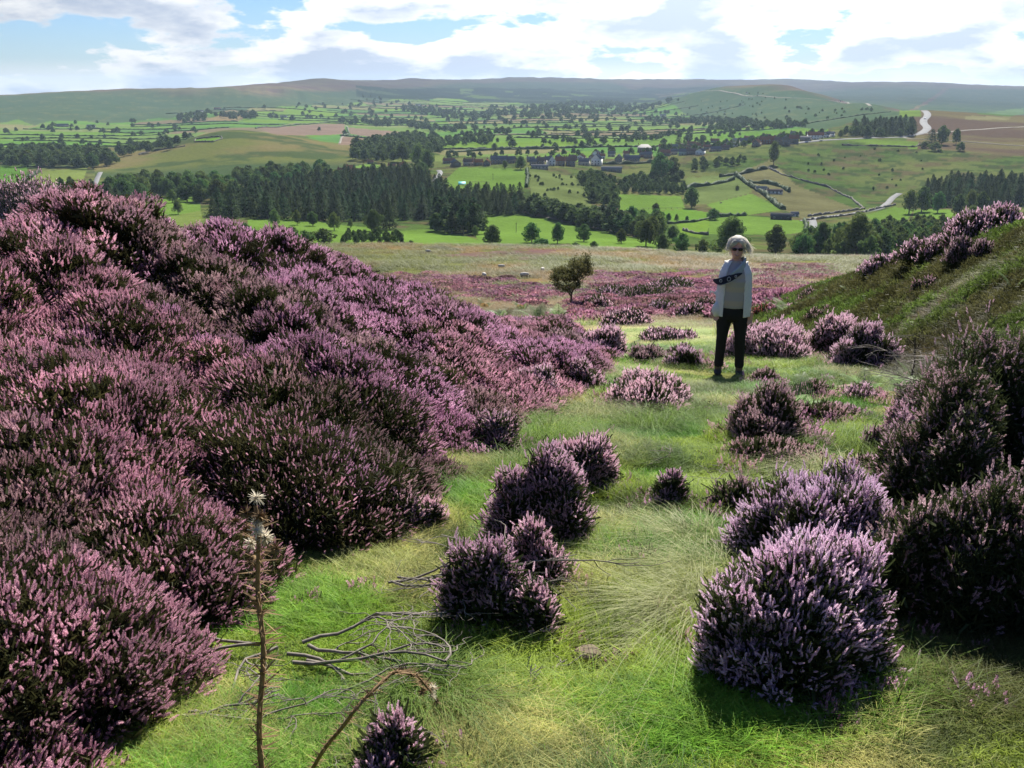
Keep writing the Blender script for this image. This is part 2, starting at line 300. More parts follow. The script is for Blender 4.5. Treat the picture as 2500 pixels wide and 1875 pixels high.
def land_colour(x, y, z):
    x = np.asarray(x, float); y = np.asarray(y, float)
    r = np.hypot(x, y); az = np.degrees(np.arctan2(x, y)); n1 = fbm(x/90, y/90, 2, 5); n2 = fbm(x/23, y/23, 12, 4); n3 = fbm(x/350, y/350, 40, 4)
    # rough pasture is the default of the middle ground
    c = mixc((.07,.115,.028), (.125,.14,.045), sstep(.35, .65, n1)); c = mixc(c, (.10,.075,.045), sstep(.5, .66, n2)*.75)
    c = mixc(c, (.035,.06,.02), sstep(.54, .66, fbm(x/14, y/11, 50, 4))*.75)
    # farmed valley
    row, col, ev, eu, off, wd = strips(x, y); hh = _h(row*7+1, col, 11)
    pal = np.array([(.10,.21,.035),(.12,.215,.035),(.13,.20,.05),(.09,.19,.045),(.16,.20,.07),(.19,.185,.08),(.115,.2,.04),(.08,.16,.04),(.13,.22,.03),(.17,.14,.08)])
    fc = pal[(hh*9.99).astype(int)]*(0.88+.24*vn(x/40, y/9, 9))[..., None]
    nearf = np.where(az < 4, np.interp(az, [-40, -18, -14, -9, -4, 4], [1050, 1500, 1500, 1600, 1150, 1020]), np.interp(az, [4, 10, 14, 18, 20, 40], [1060, 1130, 1260, 1420, 9e9, 9e9]))
    topf = np.interp(az, [-40, -24, -20, -16, -12, -8, -4, 0, 3, 6, 8, 10, 12, 14, 17, 20], [2450, 2500, 2600, 3000, 3150, 3900, 4500, 4300, 4300, 4200, 3700, 2900, 2400, 2050, 1650, 1450])
    topf = topf + 260*(vn(az*1.3, az*0, 61)-.5)
    farm = (r > nearf) & (r < topf)
    c = np.where(farm[..., None], fc, c)
    far = r >= topf
    # hillsides: bracken below, heather and bent grass on top
    crest = np.interp(az, [-40,-24,-18,-14,-10,-7,0,6,12,16,18,22,24,30], [3600,3600,3480,3580,4350,5100,6900,7300,3500,3150,2950,2250,7000,7000])
    br = mixc((.045,.085,.045), (.075,.105,.05), n1); br = mixc(br, (.13,.14,.06), sstep(.6, .75, n2)*.5)
    hm = mixc((.115,.075,.07), (.15,.125,.07), sstep(.35, .7, n3*.5+n1*.5)); hm = mixc(hm, (.20,.16,.085), sstep(.58, .7, fbm(x/300, y/60, 71, 3))*.7)
    ht = sstep(-160, 160, r-crest-260*(n3-.5)*2)
    ht = np.where((r > crest+600) & (az > 10) & (az < 24), sstep(6300, 7300, r+700*(n3-.5)), ht)
    hc = mixc(br, hm, ht)
    wood = far & (r > 4200) & (az > -9) & (az < 15) & (r < np.interp(az, [-9,-4,0,4,8,15], [4800,5600,6100,6500,6900,6900])) & (n3 + .18*n2 > .50)
    hc = np.where(wood[..., None], np.array((.02,.038,.016)), hc)
    glade = far & (r > 4300) & (r < 5900) & (az > -3) & (az < 11) & (fbm(x/140, y/260, 91, 3) > .63)
    hc = np.where(glade[..., None], np.array((.13,.21,.05)), hc)
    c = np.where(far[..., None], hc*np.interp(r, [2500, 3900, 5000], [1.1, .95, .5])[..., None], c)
    # the round hill on the left
    hill = (r > 960) & (r < 1560) & (az > -23.5) & (az < -8)
    hcx = mixc((.125,.14,.04), (.165,.14,.06), sstep(.4, .65, n1)); hcx = mixc(hcx, (.05,.08,.03), sstep(.5, .62, fbm(x/60, y/45, 33, 4))*.85); hcx = mixc(hcx, (.13,.08,.055), sstep(.6, .7, n3)*.7)
    hcx = mixc(hcx, (.05,.085,.035), sstep(1090, 1000, r)*.9)
    c = np.where(hill[..., None], hcx, c)
    # moor on the right by the road
    rm = (az > 22.2) & (r > 1180) & (r < 2300); rmc = mixc((.10,.07,.05), (.14,.12,.055), sstep(.4, .65, fbm(x/200, y/70, 15, 4)))
    rmc = np.where((r > 1900)[..., None], br*.9 + .02, rmc); 
    c = np.where(rm[..., None], rmc, c)
    for col_, rg, P in FW:
        m = inpoly(x, y, P); k = (1-rg*.5)+rg*n2
        c = np.where(m[..., None], np.array(col_)*(0.72+.5*fbm(x/45, y/45, 19, 4))[..., None]*k[..., None], c)
    # near moor
    nm = sstep(300, 275, r)
    mo = mixc((.17,.12,.05), (.115,.125,.038), sstep(.42, .6, fbm(x/16, y/26, 25, 4))); mo = mixc(mo, (.075,.09,.03), sstep(.58, .68, fbm(x/7, y/12, 26, 4))*.7)
    mo = mixc(mo, (.12,.17,.04), sstep(225, 255, r)*sstep(.35, .6, n2))
    pm = np.zeros(x.shape)
    for P in MPW: pm = np.maximum(pm, inpoly(x+(fbm(x/5, y/5, 41, 3)-.5)*7, y+(fbm(x/5, y/5, 42, 3)-.5)*12, P)*1.0)
    mo = mixc(mo, (.135,.07,.085), pm*(.25+.5*sstep(.35, .6, fbm(x/3, y/5, 44, 3)))*sstep(10, 18, r))
    c = mixc(c, mo, nm)
    # close by: turf, litter under the heather, bare earth
    nn = sstep(34, 22, r); tf = mixc((.085,.115,.03), (.13,.14,.045), sstep(.4, .6, fbm(x*1.5, y*1.5, 55, 4)))
    tf = mixc(tf, (.07,.05,.03), sstep(.62, .72, fbm(x*3, y*3, 56, 3))*.7)
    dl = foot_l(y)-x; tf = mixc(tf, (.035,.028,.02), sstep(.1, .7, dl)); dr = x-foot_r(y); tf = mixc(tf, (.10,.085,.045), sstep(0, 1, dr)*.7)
    earth = np.exp(-(((x-6.6)/1.6)**2+((y-11.5)/2.6)**2)) + np.exp(-(((x-2.6)/.9)**2+((y-3.2)/1.0)**2))
    tf = mixc(tf, (.04,.032,.02), np.clip(earth*1.6, 0, 1)*sstep(.35, .55, fbm(x*2.2, y*2.2, 57, 4)))
    sand = np.exp(-(((x+4.7)/.7)**2+((y-7.2)/.9)**2)); tf = mixc(tf, (.42,.33,.17), np.clip(sand*1.5, 0, 1))
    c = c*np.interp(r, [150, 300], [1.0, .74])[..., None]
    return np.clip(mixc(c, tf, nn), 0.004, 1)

def nm(name):
    m = bpy.data.materials.new(name); m.use_nodes = True; t = m.node_tree; t.nodes.clear(); o = t.nodes.new('ShaderNodeOutputMaterial'); return m, t, o
def land_material():
    m, t, o = nm('land'); n = t.nodes.new; l = t.links.new
    b = n('ShaderNodeBsdfPrincipled'); b.inputs['Roughness'].default_value = .95; b.inputs['Specular IOR Level'].default_value = 0; l(b.outputs[0], o.inputs[0])
    a = n('ShaderNodeAttribute'); a.attribute_name = 'col'; g = n('ShaderNodeNewGeometry')
    def nz(s, d):
        k = n('ShaderNodeTexNoise'); k.inputs['Scale'].default_value = s; k.inputs['Detail'].default_value = d; k.inputs['Roughness'].default_value = .65; l(g.outputs['Position'], k.inputs['Vector']); return k.outputs['Fac']
    f = mth('ADD', mth('MULTIPLY', nz(9.0, 5), .55, t), mth('MULTIPLY', nz(.22, 6), .75, t), t)
    f = mth('ADD', f, .35, t)
    v = n('ShaderNodeVectorMath'); v.operation = 'SCALE'; l(a.outputs['Color'], v.inputs[0]); l(f, v.inputs['Scale']); l(v.outputs[0], b.inputs['Base Color'])
    bp = n('ShaderNodeBump'); bp.inputs['Strength'].default_value = .8; bp.inputs['Distance'].default_value = .04; l(nz(14.0, 6), bp.inputs['Height'])
    bp2 = n('ShaderNodeBump'); bp2.inputs['Strength'].default_value = .7; bp2.inputs['Distance'].default_value = 2.0; l(nz(.16, 7), bp2.inputs['Height']); l(bp.outputs[0], bp2.inputs['Normal']); l(bp2.outputs[0], b.inputs['Normal'])
    return m
LAND = land_material()
az = np.concatenate([np.linspace(R(-180), R(-40), 36)[:-1], np.linspace(R(-40), R(-31), 40)[:-1], np.linspace(R(-31), R(31), 1150), np.linspace(R(31), R(40), 40)[1:], np.linspace(R(40), R(180), 36)[1:-1]])
rad = np.concatenate([np.exp(np.linspace(math.log(.25), math.log(300), 420)), np.exp(np.linspace(math.log(300), math.log(11800), 400))[1:]])
def sheet(name, i0, i1):
    rr = rad[i0:i1+1]; A, Q = np.meshgrid(az, rr, indexing='xy'); X = Q*np.sin(A); Y = Q*np.cos(A); Z = H(X, Y)
    n, k = X.shape; V = np.stack([X, Y, Z], -1).reshape(-1, 3)
    i, j = np.meshgrid(np.arange(n-1), np.arange(k), indexing='ij'); j2 = (j+1) % k
    F = np.stack([i*k+j, (i+1)*k+j, (i+1)*k+j2, i*k+j2], -1).reshape(-1, 4)
    if i0 == 0:
        c = len(V); V = np.concatenate([V, [[0, 0, float(H(0, 0.01))]]]); jj = np.arange(k)
        F = [F, np.stack([np.full(k, c), jj, (jj+1) % k], -1)[:, ::-1]]
        F[1] = F[1][:, ::-1]*0 + np.stack([np.full(k, c), jj, (jj+1) % k], -1)
    me = make_mesh(name, V, F, [LAND], None, True)
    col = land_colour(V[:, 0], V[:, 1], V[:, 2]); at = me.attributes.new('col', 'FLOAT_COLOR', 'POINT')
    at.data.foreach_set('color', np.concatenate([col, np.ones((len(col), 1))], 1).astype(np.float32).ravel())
    return tag(link(bpy.data.objects.new(name, me)), kind='structure')
iA = int(np.searchsorted(rad, 299)); iB = int(np.searchsorted(rad, 3000))
sheet('ground', 0, iA); sheet('field', iA, iB); sheet('hills', iB, len(rad)-1)
# ================================================================ plant materials
rng = np.random.default_rng(11)
def leafy(name, c1, c2, transl=.45, rough=.6, inst=False, scale=3.0, objvar=.0):
    m, t, o = nm(name); n = t.nodes.new; l = t.links.new
    g = n('ShaderNodeNewGeometry'); k = n('ShaderNodeTexNoise'); k.inputs['Scale'].default_value = scale; k.inputs['Detail'].default_value = 3; l(g.outputs['Position'], k.inputs['Vector'])
    rn = mth('ADD', mth('MULTIPLY', mth('SUBTRACT', k.outputs['Fac'], .5, t), 1.6, t), mth('MULTIPLY', g.outputs['Random Per Island'], .7, t), t)
    rn = mth('ADD', rn, .15, t, True)
    mx = n('ShaderNodeMix'); mx.data_type = 'RGBA'; l(rn, mx.inputs[0]); mx.inputs['A'].default_value = (*c1, 1); mx.inputs['B'].default_value = (*c2, 1)
    col = mx.outputs['Result']
    if inst:
        a = n('ShaderNodeAttribute'); a.attribute_type = 'INSTANCER'; a.attribute_name = 'tint'
        q = n('ShaderNodeMix'); q.data_type = 'RGBA'; q.blend_type = 'MULTIPLY'; q.inputs[0].default_value = 1; l(col, q.inputs['A']); l(a.outputs['Color'], q.inputs['B']); col = q.outputs['Result']
    if objvar:
        oi = n('ShaderNodeObjectInfo'); h = n('ShaderNodeHueSaturation'); l(col, h.inputs['Color'])
        l(mth('ADD', mth('MULTIPLY', oi.outputs['Random'], objvar*.12, t), .5-objvar*.06, t), h.inputs['Hue']); l(mth('ADD', mth('MULTIPLY', oi.outputs['Random'], objvar, t), 1-objvar*.5, t), h.inputs['Value']); col = h.outputs['Color']
    d = n('ShaderNodeBsdfPrincipled'); d.inputs['Roughness'].default_value = rough; d.inputs['Specular IOR Level'].default_value = .1; l(col, d.inputs['Base Color'])
    tr = n('ShaderNodeBsdfTranslucent'); l(col, tr.inputs[0]); s = n('ShaderNodeMixShader'); s.inputs[0].default_value = transl; l(d.outputs[0], s.inputs[1]); l(tr.outputs[0], s.inputs[2]); l(s.outputs[0], o.inputs[0])
    return m
def solid(name, c, rough=.8, c2=None, scale=8.0, spec=.3, metal=0.0, bump=0.0):
    m, t, o = nm(name); n = t.nodes.new; l = t.links.new; b = n('ShaderNodeBsdfPrincipled'); l(b.outputs[0], o.inputs[0])
    b.inputs['Roughness'].default_value = rough; b.inputs['Specular IOR Level'].default_value = spec; b.inputs['Metallic'].default_value = metal
    tcn = n('ShaderNodeTexCoord'); k = n('ShaderNodeTexNoise'); k.inputs['Scale'].default_value = scale; k.inputs['Detail'].default_value = 5; k.inputs['Roughness'].default_value = .65; l(tcn.outputs['Object'], k.inputs['Vector'])
    c2 = c2 or tuple(v*.65 for v in c)
    mx = n('ShaderNodeMix'); mx.data_type = 'RGBA'; f = mth('MULTIPLY', mth('SUBTRACT', k.outputs['Fac'], .3, t), 2.5, t, True); l(f, mx.inputs[0]); mx.inputs['A'].default_value = (*c, 1); mx.inputs['B'].default_value = (*c2, 1); l(mx.outputs['Result'], b.inputs['Base Color'])
    if bump:
        bp = n('ShaderNodeBump'); bp.inputs['Strength'].default_value = .6; bp.inputs['Distance'].default_value = bump; l(k.outputs['Fac'], bp.inputs['Height']); l(bp.outputs[0], b.inputs['Normal'])
    return m
M_FLOWER_I = leafy('heather_flower_mass', (.34,.16,.25), (.90,.60,.75), .45, .7, True, 6)
M_LEAF_I = leafy('heather_leaf_mass', (.035,.045,.018), (.075,.08,.032), .3, .7, True, 6)
M_GRASS_I = leafy('grass_mass', (.35,.38,.35), (1.25,1.2,1.15), .45, .5, True, 9)
M_FLOWER = leafy('heather_flower', (.50,.27,.36), (.93,.68,.79), .45, .7, False, 9, .35)
M_FLOWER_V = leafy('heather_flower_violet', (.58,.34,.50), (.95,.76,.90), .45, .7, False, 9, .2)
M_FLOWER_R = leafy('heather_flower_rusty', (.20,.055,.05), (.38,.14,.12), .4, .7, False, 9, .1)
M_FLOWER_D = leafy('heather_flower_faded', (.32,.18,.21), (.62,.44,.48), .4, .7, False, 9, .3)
M_LEAF = leafy('heather_leaf', (.03,.042,.016), (.07,.085,.03), .3, .7, False, 9)
M_STEM = solid('heather_stem', (.10,.075,.055), .9, (.05,.04,.03), 30)
M_DEAD = solid('dead_wood', (.24,.21,.175), .9, (.10,.085,.07), 25, bump=.002)
M_PALE = leafy('pale_grass', (.20,.23,.09), (.44,.44,.22), .4, .5, False, 14)
M_GREEN = leafy('green_grass', (.09,.16,.03), (.20,.30,.06), .45, .5, False, 14)
M_FERN = leafy('fern_frond', (.12,.20,.07), (.34,.44,.22), .5, .45, False, 10, .3)
M_FERN_B = leafy('fern_brown', (.20,.11,.04), (.36,.22,.09), .4, .6, False, 10)

def rot_to(n_, tw):
    """rotation matrices taking +z to unit vectors n_ (k,3), twisted by tw"""
    n_ = n_/np.linalg.norm(n_, axis=1)[:, None]; ref = np.where(np.abs(n_[:, 2:3]) > .95, np.array([[1.0, 0, 0]]), np.array([[0, 0, 1.0]]))
    a = np.cross(ref, n_); a /= np.linalg.norm(a, axis=1)[:, None]; b = np.cross(n_, a)
    c, s = np.cos(tw)[:, None], np.sin(tw)[:, None]
    return np.stack([a*c+b*s, -a*s+b*c, n_], -1)
def bake(V, Q, Rm, S, P):
    """copies of a small shape: V (v,3) Q (q,4) at positions P with rotation Rm and scale S"""
    k = len(P); W = np.einsum('kij,vj->kvi', Rm, V)*np.asarray(S).reshape(k, 1, -1) + P[:, None]
    F = Q[None] + (np.arange(k)*len(V))[:, None, None]
    return W.reshape(-1, 3), F.reshape(-1, Q.shape[1])
# a heather spike 1 unit long: whorls of small bells around a stem
def spike(whorls, per, fat=.115):
    V = []; Q = []
    r = random.Random(3)
    for w_ in range(whorls):
        z = .05+.95*w_/whorls; rad = fat*(1.0-.55*(w_/whorls)**2)
        for p in range(per):
            a = 2*math.pi*p/per + w_*1.1 + r.uniform(-.2, .2); ca, sa = math.cos(a), math.sin(a); h = 1.35/whorls; wd = rad*.75
            base = len(V); z0 = z+r.uniform(-.02, .02)
            for (rr, tt, dz) in ((.25, -.5, 0), (1.0, -1.0, h*.35), (1.15, .9, h*1.0), (.35, .6, h*.75)):
                V.append((ca*rr*rad - sa*tt*wd*.6, sa*rr*rad + ca*tt*wd*.6, z0+dz))
            Q.append((base, base+1, base+2, base+3))
    return np.array(V), np.array(Q)
SPK_HI = spike(9, 4); SPK_MID = spike(4, 3, .15)
_b = .13
SPK_LO = (np.array([(-_b,0,0),(_b,0,0),(_b*.7,0,.8),(-_b*.7,0,.9),(0,-_b,0),(0,_b,0),(0,_b*.7,.9),(0,-_b*.7,1.0)]), np.array([(0,1,2,3),(4,5,6,7)]))
SLIV = (np.array([(-.5,0,0),(.5,0,0.05),(.35,.1,.9),(-.25,.1,1.0)])*[.16,1,1], np.array([(0,1,2,3)]))
def merge(parts):
    """parts: (V,Q,mat) -> V,Q,M"""
    V = []; Q = []; M = []; n = 0
    for v, q, m in parts:
        V.append(v); Q.append(q+n); M.append(np.full(len(q), m)); n += len(v)
    return np.concatenate(V), np.concatenate(Q), np.concatenate(M)
def leaf_sprays(P, D, rg, n=6, L_=.035):
    """short leafy slivers around the points P pointing roughly along D"""
    k = len(P); PP = np.repeat(P, n, 0) + rg.normal(0, .012, (k*n, 3)); DD = np.repeat(D, n, 0) + rg.normal(0, .45, (k*n, 3))
    return bake(SLIV[0], SLIV[1], rot_to(DD, rg.uniform(0, 6.28, k*n)), L_*rg.uniform(.6, 1.5, (k*n, 1)), PP)
def tuft(nsp, rad, lod, seed, fl=.055, flower=1.0):
    rg = np.random.default_rng(seed); a = rg.uniform(0, 6.28, nsp); q = np.sqrt(rg.uniform(0, 1, nsp))*rad
    x, y = q*np.cos(a), q*np.sin(a); h = .06*(1-(q/rad)**2)+.05*(vn(x/.035+seed*9, y/.035, seed)-.5)+rg.normal(0, .014, nsp)
    D = np.stack([x/rad*.55, y/rad*.55, np.ones(nsp)], 1)+rg.normal(0, .26, (nsp, 3)); P = np.stack([x, y, h], 1)
    S = fl*rg.uniform(.6, 1.35, (nsp, 1)); keep = (rg.uniform(0, 1, nsp) < flower) & (vn(x/.05+seed*5, y/.05, seed+7) > .30)
    v, f = bake(*lod, rot_to(D[keep], rg.uniform(0, 6.28, keep.sum())), S[keep], P[keep])
    Pl = P - D*rg.uniform(.0, .11, (nsp, 1)); lv, lf = leaf_sprays(Pl, D, rg, 4, .03)
    Pl2 = P - D*.13 + rg.normal(0, .02, (nsp, 3)); l2, f2 = leaf_sprays(Pl2, D, rg, 1, .08)
    return merge([(v, f, 0), (lv, lf, 1), (l2, f2, 1)])
def proto(name, VQM, mats):
    V, Q, M = VQM; return bpy.data.objects.new(name, make_mesh(name, V, Q, mats, M))
def collection_of(name, objs):
    c = bpy.data.collections.new(name)
    for k, o in enumerate(objs): o.name = '%s_%02d' % (name, k); c.objects.link(o)
    return c
def scatter(name, P, E, S, T, idx, coll):
    """one object: instances of a collection's members on points, with geometry nodes"""
    n = len(P); me = bpy.data.meshes.new(name); me.vertices.add(n); me.vertices.foreach_set('co', np.asarray(P, np.float32).ravel())
    for nm_, ty, d, key in (('rot', 'FLOAT_VECTOR', E, 'vector'), ('siz', 'FLOAT_VECTOR', np.broadcast_to(np.asarray(S).reshape(n, -1), (n, 3)), 'vector'), ('tint', 'FLOAT_COLOR', np.concatenate([T, np.ones((n, 1))], 1), 'color'), ('pick', 'INT', idx, 'value')):
        a = me.attributes.new(nm_, ty, 'POINT'); a.data.foreach_set(key, np.ascontiguousarray(d, dtype=np.int32 if ty == 'INT' else np.float32).ravel())
    o = link(bpy.data.objects.new(name, me)); g = bpy.data.node_groups.new(name, 'GeometryNodeTree')
    g.interface.new_socket('Geometry', in_out='INPUT', socket_type='NodeSocketGeometry'); g.interface.new_socket('Geometry', in_out='OUTPUT', socket_type='NodeSocketGeometry')
    n_ = g.nodes.new; gi = n_('NodeGroupInput'); go = n_('NodeGroupOutput'); ip = n_('GeometryNodeInstanceOnPoints'); ci = n_('GeometryNodeCollectionInfo')
    ci.inputs['Collection'].default_value = coll; ci.inputs['Separate Children'].default_value = True; ci.inputs['Reset Children'].default_value = True
    def na(nm_, ty):
        k = n_('GeometryNodeInputNamedAttribute'); k.data_type = ty; k.inputs['Name'].default_value = nm_; return k.outputs['Attribute']
    l = g.links.new; l(gi.outputs[0], ip.inputs['Points']); l(ci.outputs[0], ip.inputs['Instance']); ip.inputs['Pick Instance'].default_value = True
    l(na('pick', 'INT'), ip.inputs['Instance Index']); l(na('siz', 'FLOAT_VECTOR'), ip.inputs['Scale'])
    er = n_('FunctionNodeEulerToRotation'); l(na('rot', 'FLOAT_VECTOR'), er.inputs[0]); l(er.outputs[0], ip.inputs['Rotation']); l(ip.outputs[0], go.inputs[0])
    md = o.modifiers.new('scatter', 'NODES'); md.node_group = g
    return o
def normals_euler(Nv, tw):
    """euler angles (xyz) that carry +z onto Nv after a twist about z"""
    Nv = Nv/np.linalg.norm(Nv, axis=1)[:, None]; Rm = rot_to(Nv, tw)   # columns = axes
    sy = np.hypot(Rm[:, 0, 0], Rm[:, 1, 0]); return np.stack([np.arctan2(Rm[:, 2, 1], Rm[:, 2, 2]), np.arctan2(-Rm[:, 2, 0], sy), np.arctan2(Rm[:, 1, 0], Rm[:, 0, 0])], 1)
def slope_n(x, y, e=.05):
    dx = (H(x+e, y)-H(x-e, y))/(2*e); dy = (H(x, y+e)-H(x, y-e))/(2*e); return np.stack([-dx, -dy, np.ones_like(dx)], 1)

# ================================================================ single heather bushes
def bush_meshes(name, rx, ry, h, lod, seed, fl, mats, bare=.35, dens=1.0, few=1.0):
    """mesh data of one bush: flowers, foliage, stems; real size in metres"""
    rg = np.random.default_rng(seed)
    m_ = 5 if max(rx, ry) > .25 else 4; lc = []; 
    for i in range(m_):
        q_ = i*2.4+rg.uniform(-.6, .6); w_ = (0 if i == 0 else rg.uniform(.35, .62)); k_ = rg.uniform(.5, .72) if i == 0 else rg.uniform(.34, .55)
        lc.append((w_*math.cos(q_), w_*math.sin(q_), k_, rg.uniform(.85, 1.0) if i == 0 else rg.uniform(.5, .92)))
    area = math.pi*(rx*ry + (rx+ry)*h)*1.5; step = fl*.48; nsp = int(min(17000, max(320, area/(step*step)*dens)))
    lc = np.array(lc); pk = rg.choice(m_, nsp, p=lc[:, 2]**2/(lc[:, 2]**2).sum())
    u = rg.uniform(0, 2*math.pi, nsp); cz = rg.uniform(-.05, 1, nsp); sz = np.sqrt(1-np.clip(cz, 0, 1)**2)
    d = np.stack([sz*np.cos(u), sz*np.sin(u), np.clip(cz, 0, 1)], 1)
    q = d*lc[pk][:, [2, 2, 3]]; q[:, 0] += lc[pk, 0]; q[:, 1] += lc[pk, 1]
    ins = np.zeros(nsp, bool)
    for i in range(m_): ins |= (pk != i) & (((q[:, 0]-lc[i, 0])/lc[i, 2])**2+((q[:, 1]-lc[i, 1])/lc[i, 2])**2+(q[:, 2]/lc[i, 3])**2 < .80)
    q, d, cz, u = q[~ins], d[~ins], cz[~ins], u[~ins]; nsp = len(q); q = q*np.array([rx, ry, h])
    lump = 1 + .40*(fbm(q[:, 0]/.14+seed*3.1, q[:, 1]/.14+q[:, 2]/.12, seed, 3)-.5)
    lump *= 1+.07*rg.normal(0, 1, nsp)
    P = q*np.array([1, 1, 1.0])*lump[:, None]; P[:, 2] = np.maximum(P[:, 2], .02)
    D = d/np.array([rx, ry, h])*min(rx, h)*.6 + np.array([0, 0, .50]) + rg.normal(0, .30, (nsp, 3))
    pat = fbm(q[:, 0]/.14+9, q[:, 1]/.14+q[:, 2]/.14, seed+4, 3)
    keep = rg.uniform(0, 1, nsp) < np.clip(sstep(.0, bare, cz)*1.1*(.25+.75*sstep(.36, .5, pat)), 0, 1)
    keep &= rg.uniform(0, 1, nsp) < (sstep(.72, .98, lump)*.8+.25)*few
    v, f = bake(*lod, rot_to(D[keep], rg.uniform(0, 6.28, keep.sum())), np.column_stack([fl*rg.uniform(.8, 1.2, keep.sum())]*2+[fl*rg.uniform(.5, 1.6, keep.sum())]), P[keep])
    m1 = make_mesh(name+'_flowers', v, f, [mats[0]])
    Dn = D/np.linalg.norm(D, axis=1)[:, None]
    Pl = P - Dn*rg.uniform(.0, .08, (nsp, 1)); lv, lf = leaf_sprays(Pl, D, rg, 5, fl*.8)
    Pi = P*rg.uniform(.45, .92, (nsp, 1)); l2, f2 = leaf_sprays(Pi, D, rg, 2, fl*1.8)
    vv, ff, _ = merge([(lv, lf, 0), (l2, f2, 0)]); m2 = make_mesh(name+'_foliage', vv, ff, [mats[1]])
    mb = MB(); k = 40
    for i in range(k):
        e = P[rg.integers(nsp)]*rg.uniform(.85, 1.12); b = np.array([rg.normal(0, rx*.12), rg.normal(0, ry*.12), -.05]); mid = (b+e)/2 + np.array([e[0]*.15, e[1]*.15, -.02]) + rg.normal(0, .02, 3)
        t = np.linspace(0, 1, 6)[:, None]; mb.tube((1-t)**2*b+2*t*(1-t)*mid+t*t*e, np.linspace(.006, .0015, 6), 4)
    m3 = mb.mesh(name+'_stems', M_STEM); return m1, m2, m3
def place_bush(me3, loc, s, rz, label, group=None, tilt=None):
    o = empty('heather_bush', loc, rz); o.scale = (s, s, s) if np.isscalar(s) else s
    if tilt: o.rotation_euler = (tilt[0], tilt[1], rz)
    tag(o, label, 'heather bush', group)
    for nm_, m in zip(('flowers', 'foliage', 'stems'), me3): link(bpy.data.objects.new(nm_, m), o)
    return o
BK = {'big': (SPK_HI, .034, M_FLOWER_V, .12, 1.8), 'near': (SPK_HI, .033, M_FLOWER, .08, 1.7), 'near2': (SPK_HI, .033, M_FLOWER, .5, .9),
      'mid': (SPK_MID, .040, M_FLOWER, .2, 1.0), 'mid2': (SPK_MID, .040, M_FLOWER_D, .2, .9), 'rusty': (SPK_MID, .042, M_FLOWER_R, .3, 1.0), 'dark': (SPK_MID, .034, M_FLOWER_D, 1.1, .9)}
